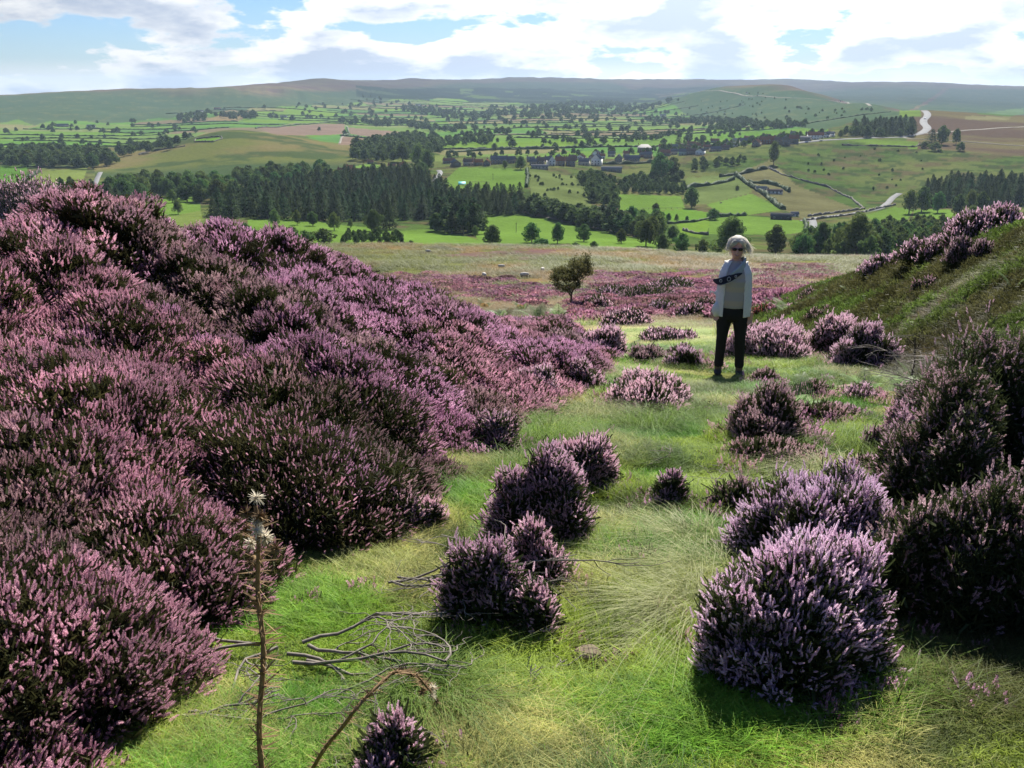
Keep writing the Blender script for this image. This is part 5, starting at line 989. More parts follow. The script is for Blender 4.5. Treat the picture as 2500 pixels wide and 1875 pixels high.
def house(fx, fy, fw, fh, wall, roof, label, gable=False, ch=1, nwin=None, turn=None, group=None, name='house', cat='house', r0=285, hip=False):
    p = hit(fx, fy, r0); pm = hgt(p, 1.0); wd = fw*pm*.95; tot = fh*pm; a = math.atan2(p.x, p.y)
    dp = min(max(wd*.55, 5), 9) if not gable else max(wd*1.3, 7); hw = tot*(.60 if not gable else .55); hr = tot-hw
    if fh < 8.5 and not gable: hw = max(tot*.5, 2.2); hr = max(tot-hw, 1.5)
    rz = -a + (rng.uniform(-.35, .35) if turn is None else turn)
    o = empty(name, p, rz); o.location.z = min(float(H(p.x+dx, p.y+dy)) for dx in (-wd/2, wd/2) for dy in (-dp/2, dp/2))-.2 if dp < 40 else p.z; hb = p.z-o.location.z; hw += hb
    tag(o, label, cat, group)
    mb = MB(); mb.box((0, 0, hw/2), (wd, dp, hw))
    x, y = wd/2, dp/2
    if gable: mb.add([(-x, -y, hw), (x, -y, hw), (0, -y, hw+hr), (-x, y, hw), (x, y, hw), (0, y, hw+hr)], None, [(0, 1, 2), (4, 3, 5)])
    elif not hip: mb.add([(-x, -y, hw), (-x, y, hw), (-x, 0, hw+hr), (x, -y, hw), (x, y, hw), (x, 0, hw+hr)], None, [(1, 0, 2), (3, 4, 5)])
    mb.build('wall', WALLM[wall], o)
    rb = MB(); e = .35; th = .22
    if gable:
        for s in (-1, 1): rb.add([(s*(x+e), -y-e, hw-e*hr/x), (s*(x+e), y+e, hw-e*hr/x), (0, y+e, hw+hr), (0, -y-e, hw+hr), (s*(x+e), -y-e, hw-e*hr/x+th), (s*(x+e), y+e, hw-e*hr/x+th), (0, y+e, hw+hr+th), (0, -y-e, hw+hr+th)], [(0,1,2,3),(4,5,6,7),(0,4,7,3),(1,5,6,2),(0,1,5,4)])
    elif hip:
        k = min(x*.5, y); V = [(-x-e, -y-e, hw), (x+e, -y-e, hw), (x+e, y+e, hw), (-x-e, y+e, hw), (-x+k, 0, hw+hr), (x-k, 0, hw+hr)]; rb.add(V, [(0,1,5,4),(2,3,4,5)], [(1,2,5),(3,0,4)]); rb.box((0, 0, hw-.1), (wd+2*e, dp+2*e, .2))
    else:
        for s in (-1, 1): rb.add([(-x-e, s*(y+e), hw-e*hr/y), (x+e, s*(y+e), hw-e*hr/y), (x+e, 0, hw+hr), (-x-e, 0, hw+hr), (-x-e, s*(y+e), hw-e*hr/y+th), (x+e, s*(y+e), hw-e*hr/y+th), (x+e, 0, hw+hr+th), (-x-e, 0, hw+hr+th)], [(0,1,2,3),(4,5,6,7),(0,4,7,3),(1,5,6,2),(0,1,5,4)])
    rf = rb.build('roof', ROOFM[roof], o)
    for k in range(ch):
        cx_ = (-x+.8 if k == 0 else x-.8) if not gable else .3; cm = MB(); cm.box((cx_, .1*k, hw+hr+.45), (.9, .7, 1.9)); cm.tube([(cx_-.2, .1*k, hw+hr+1.35), (cx_-.2, .1*k, hw+hr+1.75)], .13, 6); cm.tube([(cx_+.2, .1*k, hw+hr+1.35), (cx_+.2, .1*k, hw+hr+1.75)], .13, 6); cm.build('chimney', M_CHIM, rf)
    n = nwin if nwin is not None else max(2, min(5, int(wd/3)))
    rows = 2 if hw-hb > 4.2 else 1; zz = [hb+1.5] + ([hb+min(4.0, hw-hb-1.0)] if rows == 2 else [])
    dk = n//2
    for zi, z in enumerate(zz):
        for i in range(n):
            xx = -x+(i+.5)*wd/n
            if zi == 0 and i == dk and n > 1:
                m_ = MB(); m_.box((xx, -y-.03, hb+1.0), (1.0, .1, 2.0)); m_.build('door', M_DOOR, o); continue
            f = MB(); f.box((xx, -y-.03, z), (1.25, .10, 1.35)); ff = f.build('window', M_FRAME, o); g = MB(); g.box((xx-.27, -y-.06, z), (.46, .08, 1.12)); g.box((xx+.27, -y-.06, z), (.46, .08, 1.12)); g.build('pane', M_GLASS, ff)
    return o
HS = [ # x, foot y, width, height, wall, roof, label, options
 (970,353,26,11,'stone','red','low red-roofed cottage at the left end of the village',{}), (984,360,20,15,'stone','slate','dark stone barn with its gable to the bright field',{'gable':1,'ch':0,'nwin':0}), (1012,358,23,15,'cream','brown','grey rendered house right of the dark gabled barn',{'ch':2}),
 (1033,358,20,14,'stone','orange','stone house with pale orange roof beside the rendered house',{}), (1052,358,15,14,'stone','orange','narrow orange-roofed house before the long slate hall',{'gable':1}), (1077,354,36,17,'stone','slate','long slate-roofed hall above the bright village field',{'turn':0}), (1103,353,20,15,'stone','slate','slate-roofed house attached right of the long hall',{}),
 (1152,356,16,13,'stone','slate','small house right of the round dark tree',{}), (1168,356,18,16,'stone','brown','brown-roofed house above the long low shed',{}), (1190,357,16,20,'white','slate','pale gabled house in the middle of the terrace',{'gable':1}), (1210,358,22,19,'stone','red','red-roofed house right of the pale gabled one',{'ch':2,'turn':0}), (1232,359,21,20,'stone','brown','tall brown-roofed house in the middle of the terrace',{'ch':2,'turn':.1}),
 (1262,357,24,14,'cream','slate','dark slate house with a white wall next to the white villa',{}), (1289,356,21,23,'white','slate','tall white villa, brightest house of the lower village',{'gable':1}), (1166,364,38,7,'cream','pale','long low shed with pale roof under the terrace',{'ch':0,'turn':0}), (1336,352,16,18,'stone','slate','stone chapel hall with steep gable',{'gable':1,'ch':0}),
 (1364,351,34,15,'stone','slate','long slate-roofed school beside the chapel hall',{'turn':.15}), (1392,329,31,17,'stone','pale','large house with hipped pale roof above the school',{'hip':1}), (1400,341,17,13,'stone','slate','house with glinting slate roof below the hipped house',{}), (1321,370,46,10,'stone','pale','long low barn with pale grey roof below the school',{'ch':0,'turn':0}),
 (1437,337,22,13,'stone','red','red-roofed house just left of the cypress',{}), (1456,334,16,12,'cream','slate','small cream house beside the cypress',{}), (1475,335,18,13,'green','slate','pale green house with many windows',{'ch':2}), (1494,334,21,13,'stone','brown','brown stone house right of the pale green one',{}), (1513,333,17,12,'white','slate','white-gabled house in the upper village',{'gable':1}),
 (1494,315,18,9,'stone','red','red-roofed cottage behind the cypress',{}), (1512,317,16,9,'brick','red','brick cottage with red roof in the back row',{}), (1544,309,19,9,'stone','red','red-roofed row at the back of the upper village',{'turn':0}), (1545,327,24,10,'stone','slate','slate-roofed house over the big dark gardens',{}), (1566,324,19,10,'stone','brown','brown-roofed house over the big dark gardens',{}),
 (1527,323,16,10,'stone','red','red cottage between the white gable and the slate house',{}), (1584,318,15,10,'white','pale','small house with dazzling pale roof',{}), (1591,308,15,9,'stone','pale','pale-roofed house behind the dazzling one',{}), (1606,313,17,14,'cream','slate','slate house with white window bays',{'ch':2}), (1634,316,15,15,'stone','orange','gabled house with orange roof edge',{'gable':1}), (1650,311,18,15,'brick','red','first of the tall red-roofed brick terrace',{'ch':2,'turn':0}), (1666,310,16,15,'brick','red','second house of the red-roofed brick terrace',{'ch':2,'turn':0}), (1681,311,16,14,'stone','brown','brown-roofed end of the brick terrace',{'ch':1}),
 (1697,312,18,18,'stone','slate','tall dark gabled house on the village road',{'gable':1}), (1714,309,20,16,'stone','red','red-roofed inn on the village road',{'ch':2}), (1740,304,22,9,'stone','pale','low building with pale roof beside the white cottages',{'ch':0}), (1756,301,24,15,'white','red','long white cottage with red roof at the top of the village',{'ch':2,'turn':.2}), (1771,299,14,12,'white','red','second white cottage with red roof',{}), (1784,297,13,11,'white','slate','white cottage with slate roof',{}), (1796,295,12,10,'white','slate','last small white cottage by the wood',{}),
 (1699,277,28,5,'stone','pale','low farm buildings on the slope behind the village',{'ch':0}), (1644,412,23,9,'cream','pale','pale-roofed workshop beside the thick hedge',{'ch':0,'turn':.3}), (1673,418,32,9,'white','brown','long white bungalow inside the curved hedge',{'turn':.15}), (1687,474,44,13,'black','black','long black barn on the bright field',{'ch':0,'turn':0,'nwin':3}), (1716,467,15,9,'white','slate','small white shed beside the black barn',{'ch':0}), (1349,470,41,14,'cream','pale','pale house at the end of the pine row',{'turn':-.2}),
 (756,370,15,13,'brick','orange','tall orange-roofed house on the left hillside row',{}), (770,374,28,10,'stone','red','long red-roofed farmhouse above the spruces',{}), (738,371,17,7,'brick','red','low brick cottage at the left of the red-roofed row',{}), (727,378,28,5,'brick','orange','long low shed with bright orange roof',{'ch':0}), (795,371,22,8,'stone','red','red-roofed barn at the right of the row above the spruces',{}), (800,354,12,6,'stone','red','red roof half hidden in the wood',{}), (871,361,17,10,'brick','orange','bright orange gable beside the huge dark tree',{'gable':1}), (846,362,16,8,'stone','red','red-roofed house behind the spruce tops',{}),
 (128,346,22,9,'brick','red','red-roofed farmhouse among dark trees on the left',{}), (114,353,18,6,'brick','red','lower red-roofed farm building among dark trees on the left',{'ch':0}), (116,321,9,4,'white','slate','small white cottage between the left woods',{}), (197,276,16,6,'cream','pale','pale barn on the green slope under the escarpment',{'ch':0}), (135,274,24,6,'stone','slate','dark farm among trees under the escarpment',{}), (432,242,15,4,'white','pale','white farm below the brown field on the escarpment',{'r0':2000}), (470,236,14,3.5,'stone','red','reddish farm high under the escarpment',{'r0':2000}), (613,254,15,4,'white','pale','long white farm shed in the mid valley',{}), (903,228,12,3.5,'white','pale','white farm in the far wooded fields',{}), (917,313,33,6,'cream','pale','pale farm by the stream beyond the village',{}), (1432,252,14,5,'white','pale','white farm at the foot of the long hill',{}), (1613,202,3,3,'white','pale','tiny white house on the hill road',{}), (1815,220,3,3,'white','pale','tiny white house where the hill road dips',{}),
]
for fx, fy, fw, fh, wl, rf, lb, op in HS: house(fx, fy, fw, fh, wl, rf, lb, **op)
for x0, x1, yb, k, lb, gr in ((1110, 1310, 350, 9, 'small stone cottage behind the lower village terrace', 'cottages behind the lower terrace'), (1425, 1590, 322, 9, 'small cottage packed in the middle of the upper village', 'cottages packed in the upper village'), (1600, 1800, 303, 6, 'small cottage in the back row at the top of the village', 'cottages at the top of the village'), (1240, 1400, 341, 5, 'small stone cottage on the lane above the school', 'cottages above the school')):
    for i in range(k): house(x0+(i+.5)*(x1-x0)/k+rng.uniform(-5, 5), yb-(x0+(i+.5)*(x1-x0)/k-x0)*.035+rng.uniform(-3, 4), rng.uniform(11, 18), rng.uniform(8.5, 12), ['stone', 'cream', 'white', 'stone', 'brick'][rng.integers(5)], ['red', 'slate', 'pale', 'brown', 'red'][rng.integers(5)], lb, group=gr, nwin=2, gable=bool(rng.uniform() < .3))
# ---------------------------------------------------------------- cars, poles, fences
M_TYRE = solid('tyre', (.02,.02,.02), .8); M_CARG = solid('car_glass', (.02,.025,.03), .1, spec=.8)
def car(fx, fy, colr, label, van=False, turn=0.0, r0=285):
    p = hit(fx, fy, r0); o = empty('van' if van else 'car', (p.x, p.y, p.z+.3), turn); tag(o, label, 'van' if van else 'car', None)
    m = solid('car_paint', colr, .3, tuple(c*.9 for c in colr), spec=.6); b = MB(); prof = [(-2.1,.35),(-2.1,.85),(-1.2,1.0),(-.6,1.75),(2.0,1.8),(2.1,.9),(2.1,.35)] if van else [(-2.1,.35),(-2.1,.75),(-1.2,.9),(-.6,1.4),(.9,1.42),(1.6,.95),(2.1,.85),(2.1,.35)]
    b.loft([[(x, s, z) for x, z in prof] for s in (-.85, -.8, .8, .85)]); b.build('body', m, o)
    g = MB(); g.add([(-1.15, -.86, 1.0), (.8, -.86, 1.0), (.6, -.86, 1.33), (-.65, -.86, 1.33)], [(0,1,2,3)]); g.add([(-1.15, .86, 1.0), (.8, .86, 1.0), (.6, .86, 1.33), (-.65, .86, 1.33)], [(0,1,2,3)]); g.add([(-1.2, -.7, 1.03), (-1.2, .7, 1.03), (-.68, .65, 1.36), (-.68, -.65, 1.36)], [(0,1,2,3)]); g.build('window', M_CARG, o)
    for sx_ in (-1.3, 1.3):
        for sy in (-.8, .8): w_ = MB(); w_.tube([(sx_, sy-.1, .33), (sx_, sy+.1, .33)], .33, 12); w_.build('wheel', M_TYRE, o)
    return o
car(1998, 257, (.8,.8,.8), 'white van driving down the moor road', True, 1.7); car(1884, 296, (.6,.65,.7), 'silver car parked before the wood by the village green', turn=.2); car(1869, 296, (.7,.7,.7), 'white car parked left of the silver one by the wood', turn=.1); car(1773, 305, (.75,.75,.75), 'pale car on the village street below the white cottages', turn=.3); car(1742, 308, (.15,.2,.4), 'dark blue car on the village street', turn=.2)
M_POLE = solid('pole_wood', (.16,.13,.10), .9)
for fx, fy, hf, lb in [(1065,389,14,'telegraph pole standing in the bright village field'), (1115,502,21,'telegraph pole with crossbar in the bright lower field')]:
    p = hit(fx, fy, 285); h = hgt(p, hf); b = MB(); b.tube([(0,0,-.3),(0,0,h)], .16, 6); o = b.build('telegraph_pole', M_POLE); o.location = p; tag(o, lb, 'pole'); c_ = MB(); c_.box((0,0,h-.6), (1.6,.12,.12)); c_.build('crossbar', M_POLE, o)
def fence(pts, label, h=1.3, gap=4, r0=285, mat=None):
    P = hits(pts, r0); o = empty('fence', P[0]); tag(o, label, 'fence'); seg = np.hypot(*np.diff(P[:, :2], axis=0).T); cs = np.concatenate([[0], np.cumsum(seg)]); n = max(2, int(cs[-1]/gap)+1); n = min(n, 60); t = np.linspace(0, cs[-1], n); x = np.interp(t, cs, P[:, 0]); y = np.interp(t, cs, P[:, 1]); z = H(x, y); Q = np.stack([x, y, z], 1)-P[0]
    for q in Q: b = MB(); b.box((q[0], q[1], q[2]+h/2-.1), (.18,.18,h+.2)); b.build('post', mat or M_POLE, o)
    for zz in (.5, .95): b = MB(); b.tube(Q+[0, 0, zz*h], .05, 4); b.build('rail', mat or M_POLE, o)
fence([(1376,452),(1475,451)], 'wooden fence across the paddock beside the round tree'); fence([(1000,401),(1000,394),(1057,395),(1054,402),(1001,401)], 'low fence round a small enclosure in the bright village field', 1.1, 3)
p = hit(998, 398, 285); b = MB(); b.add([(-3,-2,0),(3,-2,0),(3,2,0),(-3,2,0),(-3,0,2.2),(3,0,2.2)], [(0,1,5,4),(2,3,4,5)], [(1,2,5),(3,0,4)]); o = b.build('tent', solid('tent_cloth', (.12,.55,.55), .6)); o.location = p; tag(o, 'small turquoise tent beside the fenced enclosure', 'tent')
# ================================================================ animals
def remeshed(name, mb, mat, parent=None, vox=.02, smooth=8):
    o = mb.build(name, mat, parent, True); r_ = o.modifiers.new('r', 'REMESH'); r_.mode = 'VOXEL'; r_.voxel_size = vox; r_.use_smooth_shade = True
    if smooth: s = o.modifiers.new('s', 'SMOOTH'); s.iterations = smooth; s.factor = .5
    return o
def blob(mb, c, r, n=10, k=12):
    t = np.linspace(.05, math.pi-.05, n); a = np.arange(k)*2*math.pi/k; c = np.array(c); r = np.array(r)
    return mb.loft([[c+r*np.array([math.sin(q)*math.cos(b), math.sin(q)*math.sin(b), -math.cos(q)]) for b in a] for q in t])
M_WOOL = solid('wool', (.62,.58,.50), .95, (.48,.44,.37), 14, bump=.01); M_FACE = solid('sheep_face', (.06,.05,.045), .8); M_HORSE = solid('horse_coat', (.05,.035,.025), .5); M_MANE = solid('horse_mane', (.02,.018,.015), .8)
def sheep(fx, fy, rz, lb, r0=14):
    p = hit(fx, fy, r0); o = empty('sheep', p, rz); tag(o, lb, 'sheep'); b = MB(); blob(b, (0,0,.52), (.52,.24,.27)); blob(b, (-.4,0,.56), (.2,.18,.2)); blob(b, (.42,0,.5), (.16,.18,.2)); b.tube([(.35,0,.6),(.55,0,.55),(.68,0,.35)], [.15,.10,.05], 8); b.tube([(-.55,0,.6),(-.62,0,.35)], [.05,.03], 6)
    remeshed('body', b, M_WOOL, o, .03, 5)
    h = MB(); blob(h, (.72,0,.28), (.13,.075,.085)); h.tube([(.66,.06,.34),(.64,.16,.33)], [.03,.01], 5); h.tube([(.66,-.06,.34),(.64,-.16,.33)], [.03,.01], 5); h.build('head', M_FACE, o, True)
    for x, y in ((.3,.12),(.3,-.12),(-.34,.12),(-.34,-.12)):
        l_ = MB(); bx_ = .03 if x > 0 else -.04; l_.tube([(x,y,.42),(x+bx_,y,.22),(x,y,.03),(x+.02,y,0)], [.06,.03,.024,.03], 6); l_.build('leg', M_FACE, o, True)
    return o
sheep(1046, 601, 1.9, 'white sheep grazing nearest the heather, facing away'); sheep(1133, 601, .3, 'white sheep grazing right of the nearest one'); sheep(1083, 581, .2, 'white sheep on the brown grass, behind the two nearest'); sheep(1172, 588, 1.3, 'white sheep beside the small bare tree'); sheep(925, 547, 0, 'white sheep far up on the moor edge', 14)
def horse(fx, fy):
    p = hit(fx, fy, 285); o = empty('horse', p, .2); tag(o, 'dark horse grazing on the bright field', 'horse'); b = MB(); blob(b, (0,0,1.15), (.75,.28,.34)); blob(b, (.55,0,1.12), (.3,.26,.36)); blob(b, (-.55,0,1.2), (.32,.28,.33)); b.tube([(.7,0,1.25),(1.05,0,1.05),(1.3,0,.6)], [.22,.15,.11], 8); b.tube([(1.25,0,.66),(1.42,0,.3),(1.46,0,.1)], [.12,.09,.06], 8)
    for x, y in ((.55,.15),(.6,-.15)): b.tube([(x,y,1.0),(x+.02,y,.55),(x,y,.12),(x+.05,y,0)], [.13,.06,.045,.06], 7)
    for x, y in ((-.6,.16),(-.55,-.16)): b.tube([(x,y,1.1),(x+.12,y,.85),(x-.12,y,.52),(x-.08,y,.1),(x-.03,y,0)], [.2,.12,.06,.045,.06], 7)
    remeshed('body', b, M_HORSE, o, .05, 4); t = MB(); t.tube([(-.85,0,1.3),(-1.0,0,.9),(-.98,0,.5)], [.05,.09,.03], 6); t.build('tail', M_MANE, o); m_ = MB(); m_.tube([(.72,0,1.5),(1.05,0,1.25),(1.3,0,.75)], [.05,.06,.04], 6); m_.build('mane', M_MANE, o)
horse(1557, 441)

# ================================================================ the small tree on the moor
def small_tree(fx, fy, hf):
    p = hit(fx, fy, 14); h = hgt(p, hf); o = empty('tree', p, 0); tag(o, 'small airy hawthorn standing alone on the purple moor', 'tree'); rg = np.random.default_rng(5); mb = MB(); tips = []
    def grow(a, d, ln, r, lv):
        n = 4; pts = [a]; dd = d.copy()
        for i in range(n): dd = dd+rg.normal(0, .13 if lv else .04, 3); dd[2] += .04; dd /= np.linalg.norm(dd); pts.append(pts[-1]+dd*ln/n)
        mb.tube(pts, np.linspace(r, r*.6, n+1), 5 if lv < 3 else 3)
        if lv >= 2: tips.extend(pts[1:])
        if lv < 5:
            for k in range(3 if lv < 4 else 3):
                ak = k*2.094+lv*.9+rg.uniform(-.4, .4); e = dd*.8+.62*np.array([math.cos(ak), math.sin(ak), rg.uniform(-.1, .35)]); e /= np.linalg.norm(e); grow(pts[-1] if k < 2 else pts[-2], e, ln*rg.uniform(.62, .85), r*.6, lv+1)
    grow(np.array([0, 0, -.1]), np.array([.0, 0, 1.0]), h*.24, h*.022, 0)
    T = np.array(tips); s = h/T[:, 2].max(); A_ = np.concatenate(mb.v); cxy = T[:, :2].mean(0); mb.v = [v-np.column_stack([np.clip(v[:, 2:3]/T[:, 2].max(), 0, 1)**1.2*cxy*1.0, 0*v[:, :1]]) for v in mb.v]; T = T-np.column_stack([np.clip(T[:, 2:3]/T[:, 2].max(), 0, 1)**1.2*cxy*1.0, 0*T[:, :1]]); mb.v = [v*s for v in mb.v]; T = T*s; mb.build('trunk', M_BARK, o)
    T[:, :2] -= T[:, :2].mean(0)*np.clip(T[:, 2:3]/h, 0, 1)*.8; n = 9500; P = T[rg.integers(0, len(T), n)]+rg.normal(0, h*.028, (n, 3)); V, Q = bake(*LEAFQ, rot_to(rg.normal(0, 1, (n, 3)), rg.uniform(0, 6, n)), h*.017*rg.uniform(.5, 1.4, (n, 1)), P)
    link(bpy.data.objects.new('crown', make_mesh('crown', V, Q, [leafy('hawthorn_leaf', (.06,.07,.025), (.15,.14,.05), .4, .8, False, 2)])), o)
small_tree(1234, 664, 118)

# ================================================================ ferns, tussocks, dead stalks, sticks, stones
def frond_mesh(seed, mat, n=18):
    rg = np.random.default_rng(seed); V = []; Q = []; t = np.linspace(0, 1, n+1); droop = rg.uniform(.5, .9)
    R_ = np.stack([t*.75, 0*t, t*1.0-droop*t*t*.75], 1)
    def strip(a, b, w0, w1, s):
        k = len(V); V.extend([a-s*w0, a+s*w0, b+s*w1, b-s*w1]); Q.append((k, k+1, k+2, k+3))
    for i in range(n): strip(R_[i], R_[i+1], .006, .005, np.array([0, 1, 0.]))
    for i in range(3, n+1):
        f = (i-3)/(n-3); ln = .34*(1-f)**.75*min(1, .55+i*.09)+.01; tg = R_[min(i, n)]-R_[i-1]; tg /= np.linalg.norm(tg)
        for s in (-1, 1):
            d = np.array([tg[0]*.45, s*1.0, tg[2]*.45-.18]); d /= np.linalg.norm(d); m = 7
            for j in range(m):
                u0 = j/m; a = R_[i]+d*ln*u0 + np.array([0, 0, -.10*ln*u0*u0]); w_ = ln*.15*(1-u0)**.7+.004
                for q in (-1, 1):
                    k = len(V); e = a+tg*q*w_*1.5+d*w_*.35; b = a+d*ln/m*.55; V.extend([a, a+tg*q*w_*.6-d*.001, e, b]); Q.append((k, k+1, k+2, k+3))
    return make_mesh('frond', np.array(V), np.array(Q), [mat])
FR = [frond_mesh(s, M_FERN) for s in (1, 2, 3)]; FRB = [frond_mesh(s, M_FERN_B) for s in (4, 5)]
def fern(fx, fy, size, n, lb, brown=0.0, r0=2.0):
    p = hit(fx, fy, r0); size *= 1.25; o = empty('fern', p, 0); tag(o, lb, 'fern')
    for k in range(n):
        m = FRB[k % 2] if rng.uniform() < brown else FR[k % 3]; f = link(bpy.data.objects.new('frond', m), o); s = size*rng.uniform(.7, 1.15); f.scale = (s, s, s); f.rotation_euler = (rng.uniform(-.25, .25), rng.uniform(-.3, .2), k*2.4+rng.uniform(-.4, .4))
FERNS = [(1045,668,.75,7,'bracken fern at the left end of the fern patch',.15), (1085,690,.7,7,'bracken with curled tips in the fern patch beyond the thicket',.3), (1128,672,.8,8,'tall bracken fern in the middle of the fern patch',.1), (1165,700,.7,7,'feathery bracken fern at the front of the fern patch',.1), (1205,690,.8,8,'bracken fern at the right end of the fern patch',.1), (1015,650,.6,6,'rusty bracken among the heather tops',.7), (1110,645,.6,6,'pale bracken at the back of the fern patch',.2),
 (1345,772,.35,7,'small bright fern between two heather mounds',0), (1405,775,.3,6,'yellow-green fern sprig beside a heather tuft',0), (1712,690,.75,8,'bracken with nodding tips right of the woman',.2), (1668,672,.6,5,'thin bracken fern against the woman\'s left elbow',.2), (1735,850,.33,7,'dark green fern on the turf above the rounded bush',0), (1718,900,.4,5,'pale low fern at the edge of the rounded bush',0), (1728,735,.35,4,'small fern frond over the bush behind the woman',0),
 (1865,842,.3,5,'small fern on the turf near the two bank bushes',0), (1985,845,.45,6,'feathery fern right of the dead stalk',.1), (2060,822,.45,6,'fern at the foot of the bank beside the thicket',.1), (1962,870,.35,5,'low grey-green fern left of the dead stalk',.1), (2120,540,.4,5,'fern on the bank between two heather bushes',0,5), (2190,505,.4,4,'fern high on the bank beside the highest heather',0,5), (2195,640,.35,4,'single fern on the grassy face of the bank',0,3), (1850,640,.35,4,'tiny fern on the lower bank',0,5)]
for f in FERNS: fern(*f[:5], f[5], f[6] if len(f) > 6 else 2.0)
# pale arched tussocks
def tussock(fx, fy, rad_, h, n, lb, mat=None, lean=(0, 0), r0=1.2, wd=.0028):
    p = hit(fx, fy, r0); p.z -= .01; rg = np.random.default_rng(int(fx)); a = rg.uniform(0, 6.28, n); q = np.sqrt(rg.uniform(0, 1, n))*rad_*.45; B = np.stack([q*np.cos(a), q*np.sin(a), 0*a], 1); D = np.stack([np.cos(a), np.sin(a), 0*a], 1)*rg.uniform(.1, 1, (n, 1))+np.array([lean[0], lean[1], 0])+rg.normal(0, .75, (n, 3))*[1, 1, 0]
    Sd = np.stack([-D[:, 1], D[:, 0], 0*a], 1); Sd /= np.linalg.norm(Sd, axis=1)[:, None]+1e-6; hh = h*rg.uniform(.4, 1.2, n); ln = rad_*rg.uniform(.5, 1.1, n); V = []; k = 7
    for i in range(k+1):
        t = i/k; c = B+D*(ln*t**1.3)[:, None]+np.array([0, 0, 1.0])*(hh*(2.4*t*(1-t*.78)))[:, None]; w_ = wd*(1-t*.8); V += [c-Sd*w_/2, c+Sd*w_/2]
    V = np.stack(V, 1); Z = V[..., 2]; gx = V[..., 0]+p.x; gy = V[..., 1]+p.y; V[..., 2] = Z+(H(gx, gy)-p.z)*.9; V[..., 2] = np.maximum(V[..., 2], H(gx, gy)-p.z+.01); V = V.reshape(-1, 3); m = 2*(k+1)
    Q = np.concatenate([np.stack([np.arange(n)*m+2*i, np.arange(n)*m+2*i+1, np.arange(n)*m+2*i+3, np.arange(n)*m+2*i+2], 1) for i in range(k)])
    o = link(bpy.data.objects.new('grass_tussock', make_mesh('grass_tussock', V, Q, [mat or M_PALE]))); o.location = p; tag(o, lb, 'grass tussock'); return o
TUS = [(1500,1330,.34,.17,800,'large pale grass tussock arched against the violet heather dome',None,(-.7,-.35)), (1540,1255,.32,.17,600,'pale arched tussock above the largest one',None,(-.8,-.1)), (1455,1400,.22,.1,300,'lowest pale tussock drooping towards the stone',None,(-.5,-.5)), (1500,1180,.35,.16,700,'grey-green tussock under the small leaning heather',None,(-.5,0)),
 (930,1530,.28,.16,1300,'dark green rounded tussock by the bent thistle head',M_GREEN,(.2,-.1)), (1400,925,.5,.22,900,'green grass tussock in front of the wide heather mound',M_GREEN,(0,-.3)), (1480,905,.45,.2,700,'green tussock right of the wide heather mound',M_GREEN,(.2,-.2)), (1180,960,.5,.24,900,'green tussock at the edge of the left thicket',M_GREEN,(.3,-.3)), (1290,900,.5,.2,700,'straw-coloured tussock where the path meets the thicket',None,(.1,-.4)),
 (1310,820,.6,.2,700,'straw tussock beside the path narrows',None,(.2,-.3)), (1120,1030,.4,.2,700,'green tussock under the overhanging left heather',M_GREEN,(.2,-.3)), (1790,1040,.4,.2,700,'straw tussock between two low heather clumps',None,(-.3,-.2)), (1850,960,.5,.18,700,'yellow-green grass tussock under the lone heather tussock',M_GREEN,(-.2,-.2)), (1290,1540,.15,.08,220,'wispy tussock with twigs near the bottom of the turf',None,(.1,-.2)), (1490,640,.8,.3,500,'bleached tussock on the path near the moor',None,(.1,-.3)), (1480,700,.7,.25,500,'bleached tussock in the path grass beyond the mounds',None,(-.3,-.3)), (1600,1000,.35,.16,500,'green tussock left of the rounded grey-pink bush',M_GREEN,(-.4,-.2))]
for t in TUS: tussock(*t[:7], lean=t[7])
# dead sticks and branches lying on the ground
def branchy(mb, a, d, ln, r, lv, rg, flat=.35, wander=.3, lim=.08):
    n = 7; pts = [np.array(a, float)]; d = np.array(d, float)
    for i in range(n): d = d+rg.normal(0, wander, 3)*[1, 1, flat]; d /= np.linalg.norm(d); pts.append(pts[-1]+d*ln/n)
    pts = np.array(pts); g_ = H(pts[:, 0], pts[:, 1]); pts[:, 2] = np.clip(pts[:, 2], g_+r*.8+.022, g_+lim); mb.tube(pts, np.linspace(r, r*.45, n+1), 5)
    if lv > 0:
        for k in range(3):
            i = rg.integers(2, n+1); e = d+rg.normal(0, .6, 3)*[1, 1, flat]; branchy(mb, pts[i], e/np.linalg.norm(e), ln*rg.uniform(.45, .75), r*.6, lv-1, rg, flat, wander, lim)
def dead_branch(fx, fy, ang, ln, r, lv, lb, lift=.05, r0=1.2, n=1, name='dead_branch'):
    p = hit(fx, fy, r0); rg = np.random.default_rng(int(fx*3+fy)); mb = MB()
    for k in range(n): a = ang+rg.normal(0, .5 if n > 1 else 0); branchy(mb, np.array(p)+[rg.normal(0, .008*n), rg.normal(0, .008*n), lift], (math.cos(a), math.sin(a), .1), ln*rg.uniform(.7, 1.2), r, lv, rg, lim=max(.13, lift*2.0))
    V = np.concatenate(mb.v)-np.array(p); mb.v = [V]; o = mb.build(name, M_DEAD, None, True); o.location = p; tag(o, lb, 'branch')
dead_branch(640,1450,.15,.55,.008,3,'grey dead heather branches spread over the turf behind the tall thistle',.08,n=5); dead_branch(560,1430,2.9,.5,.007,3,'grey dead branches reaching left under the thicket',.08,n=3); dead_branch(850,1290,.2,.5,.006,3,'tangle of bare grey twigs under the left heather edge',.09,n=4); dead_branch(930,1290,.6,.5,.006,2,'curved bare branch between the thicket and the sparse heather',.10,n=3)
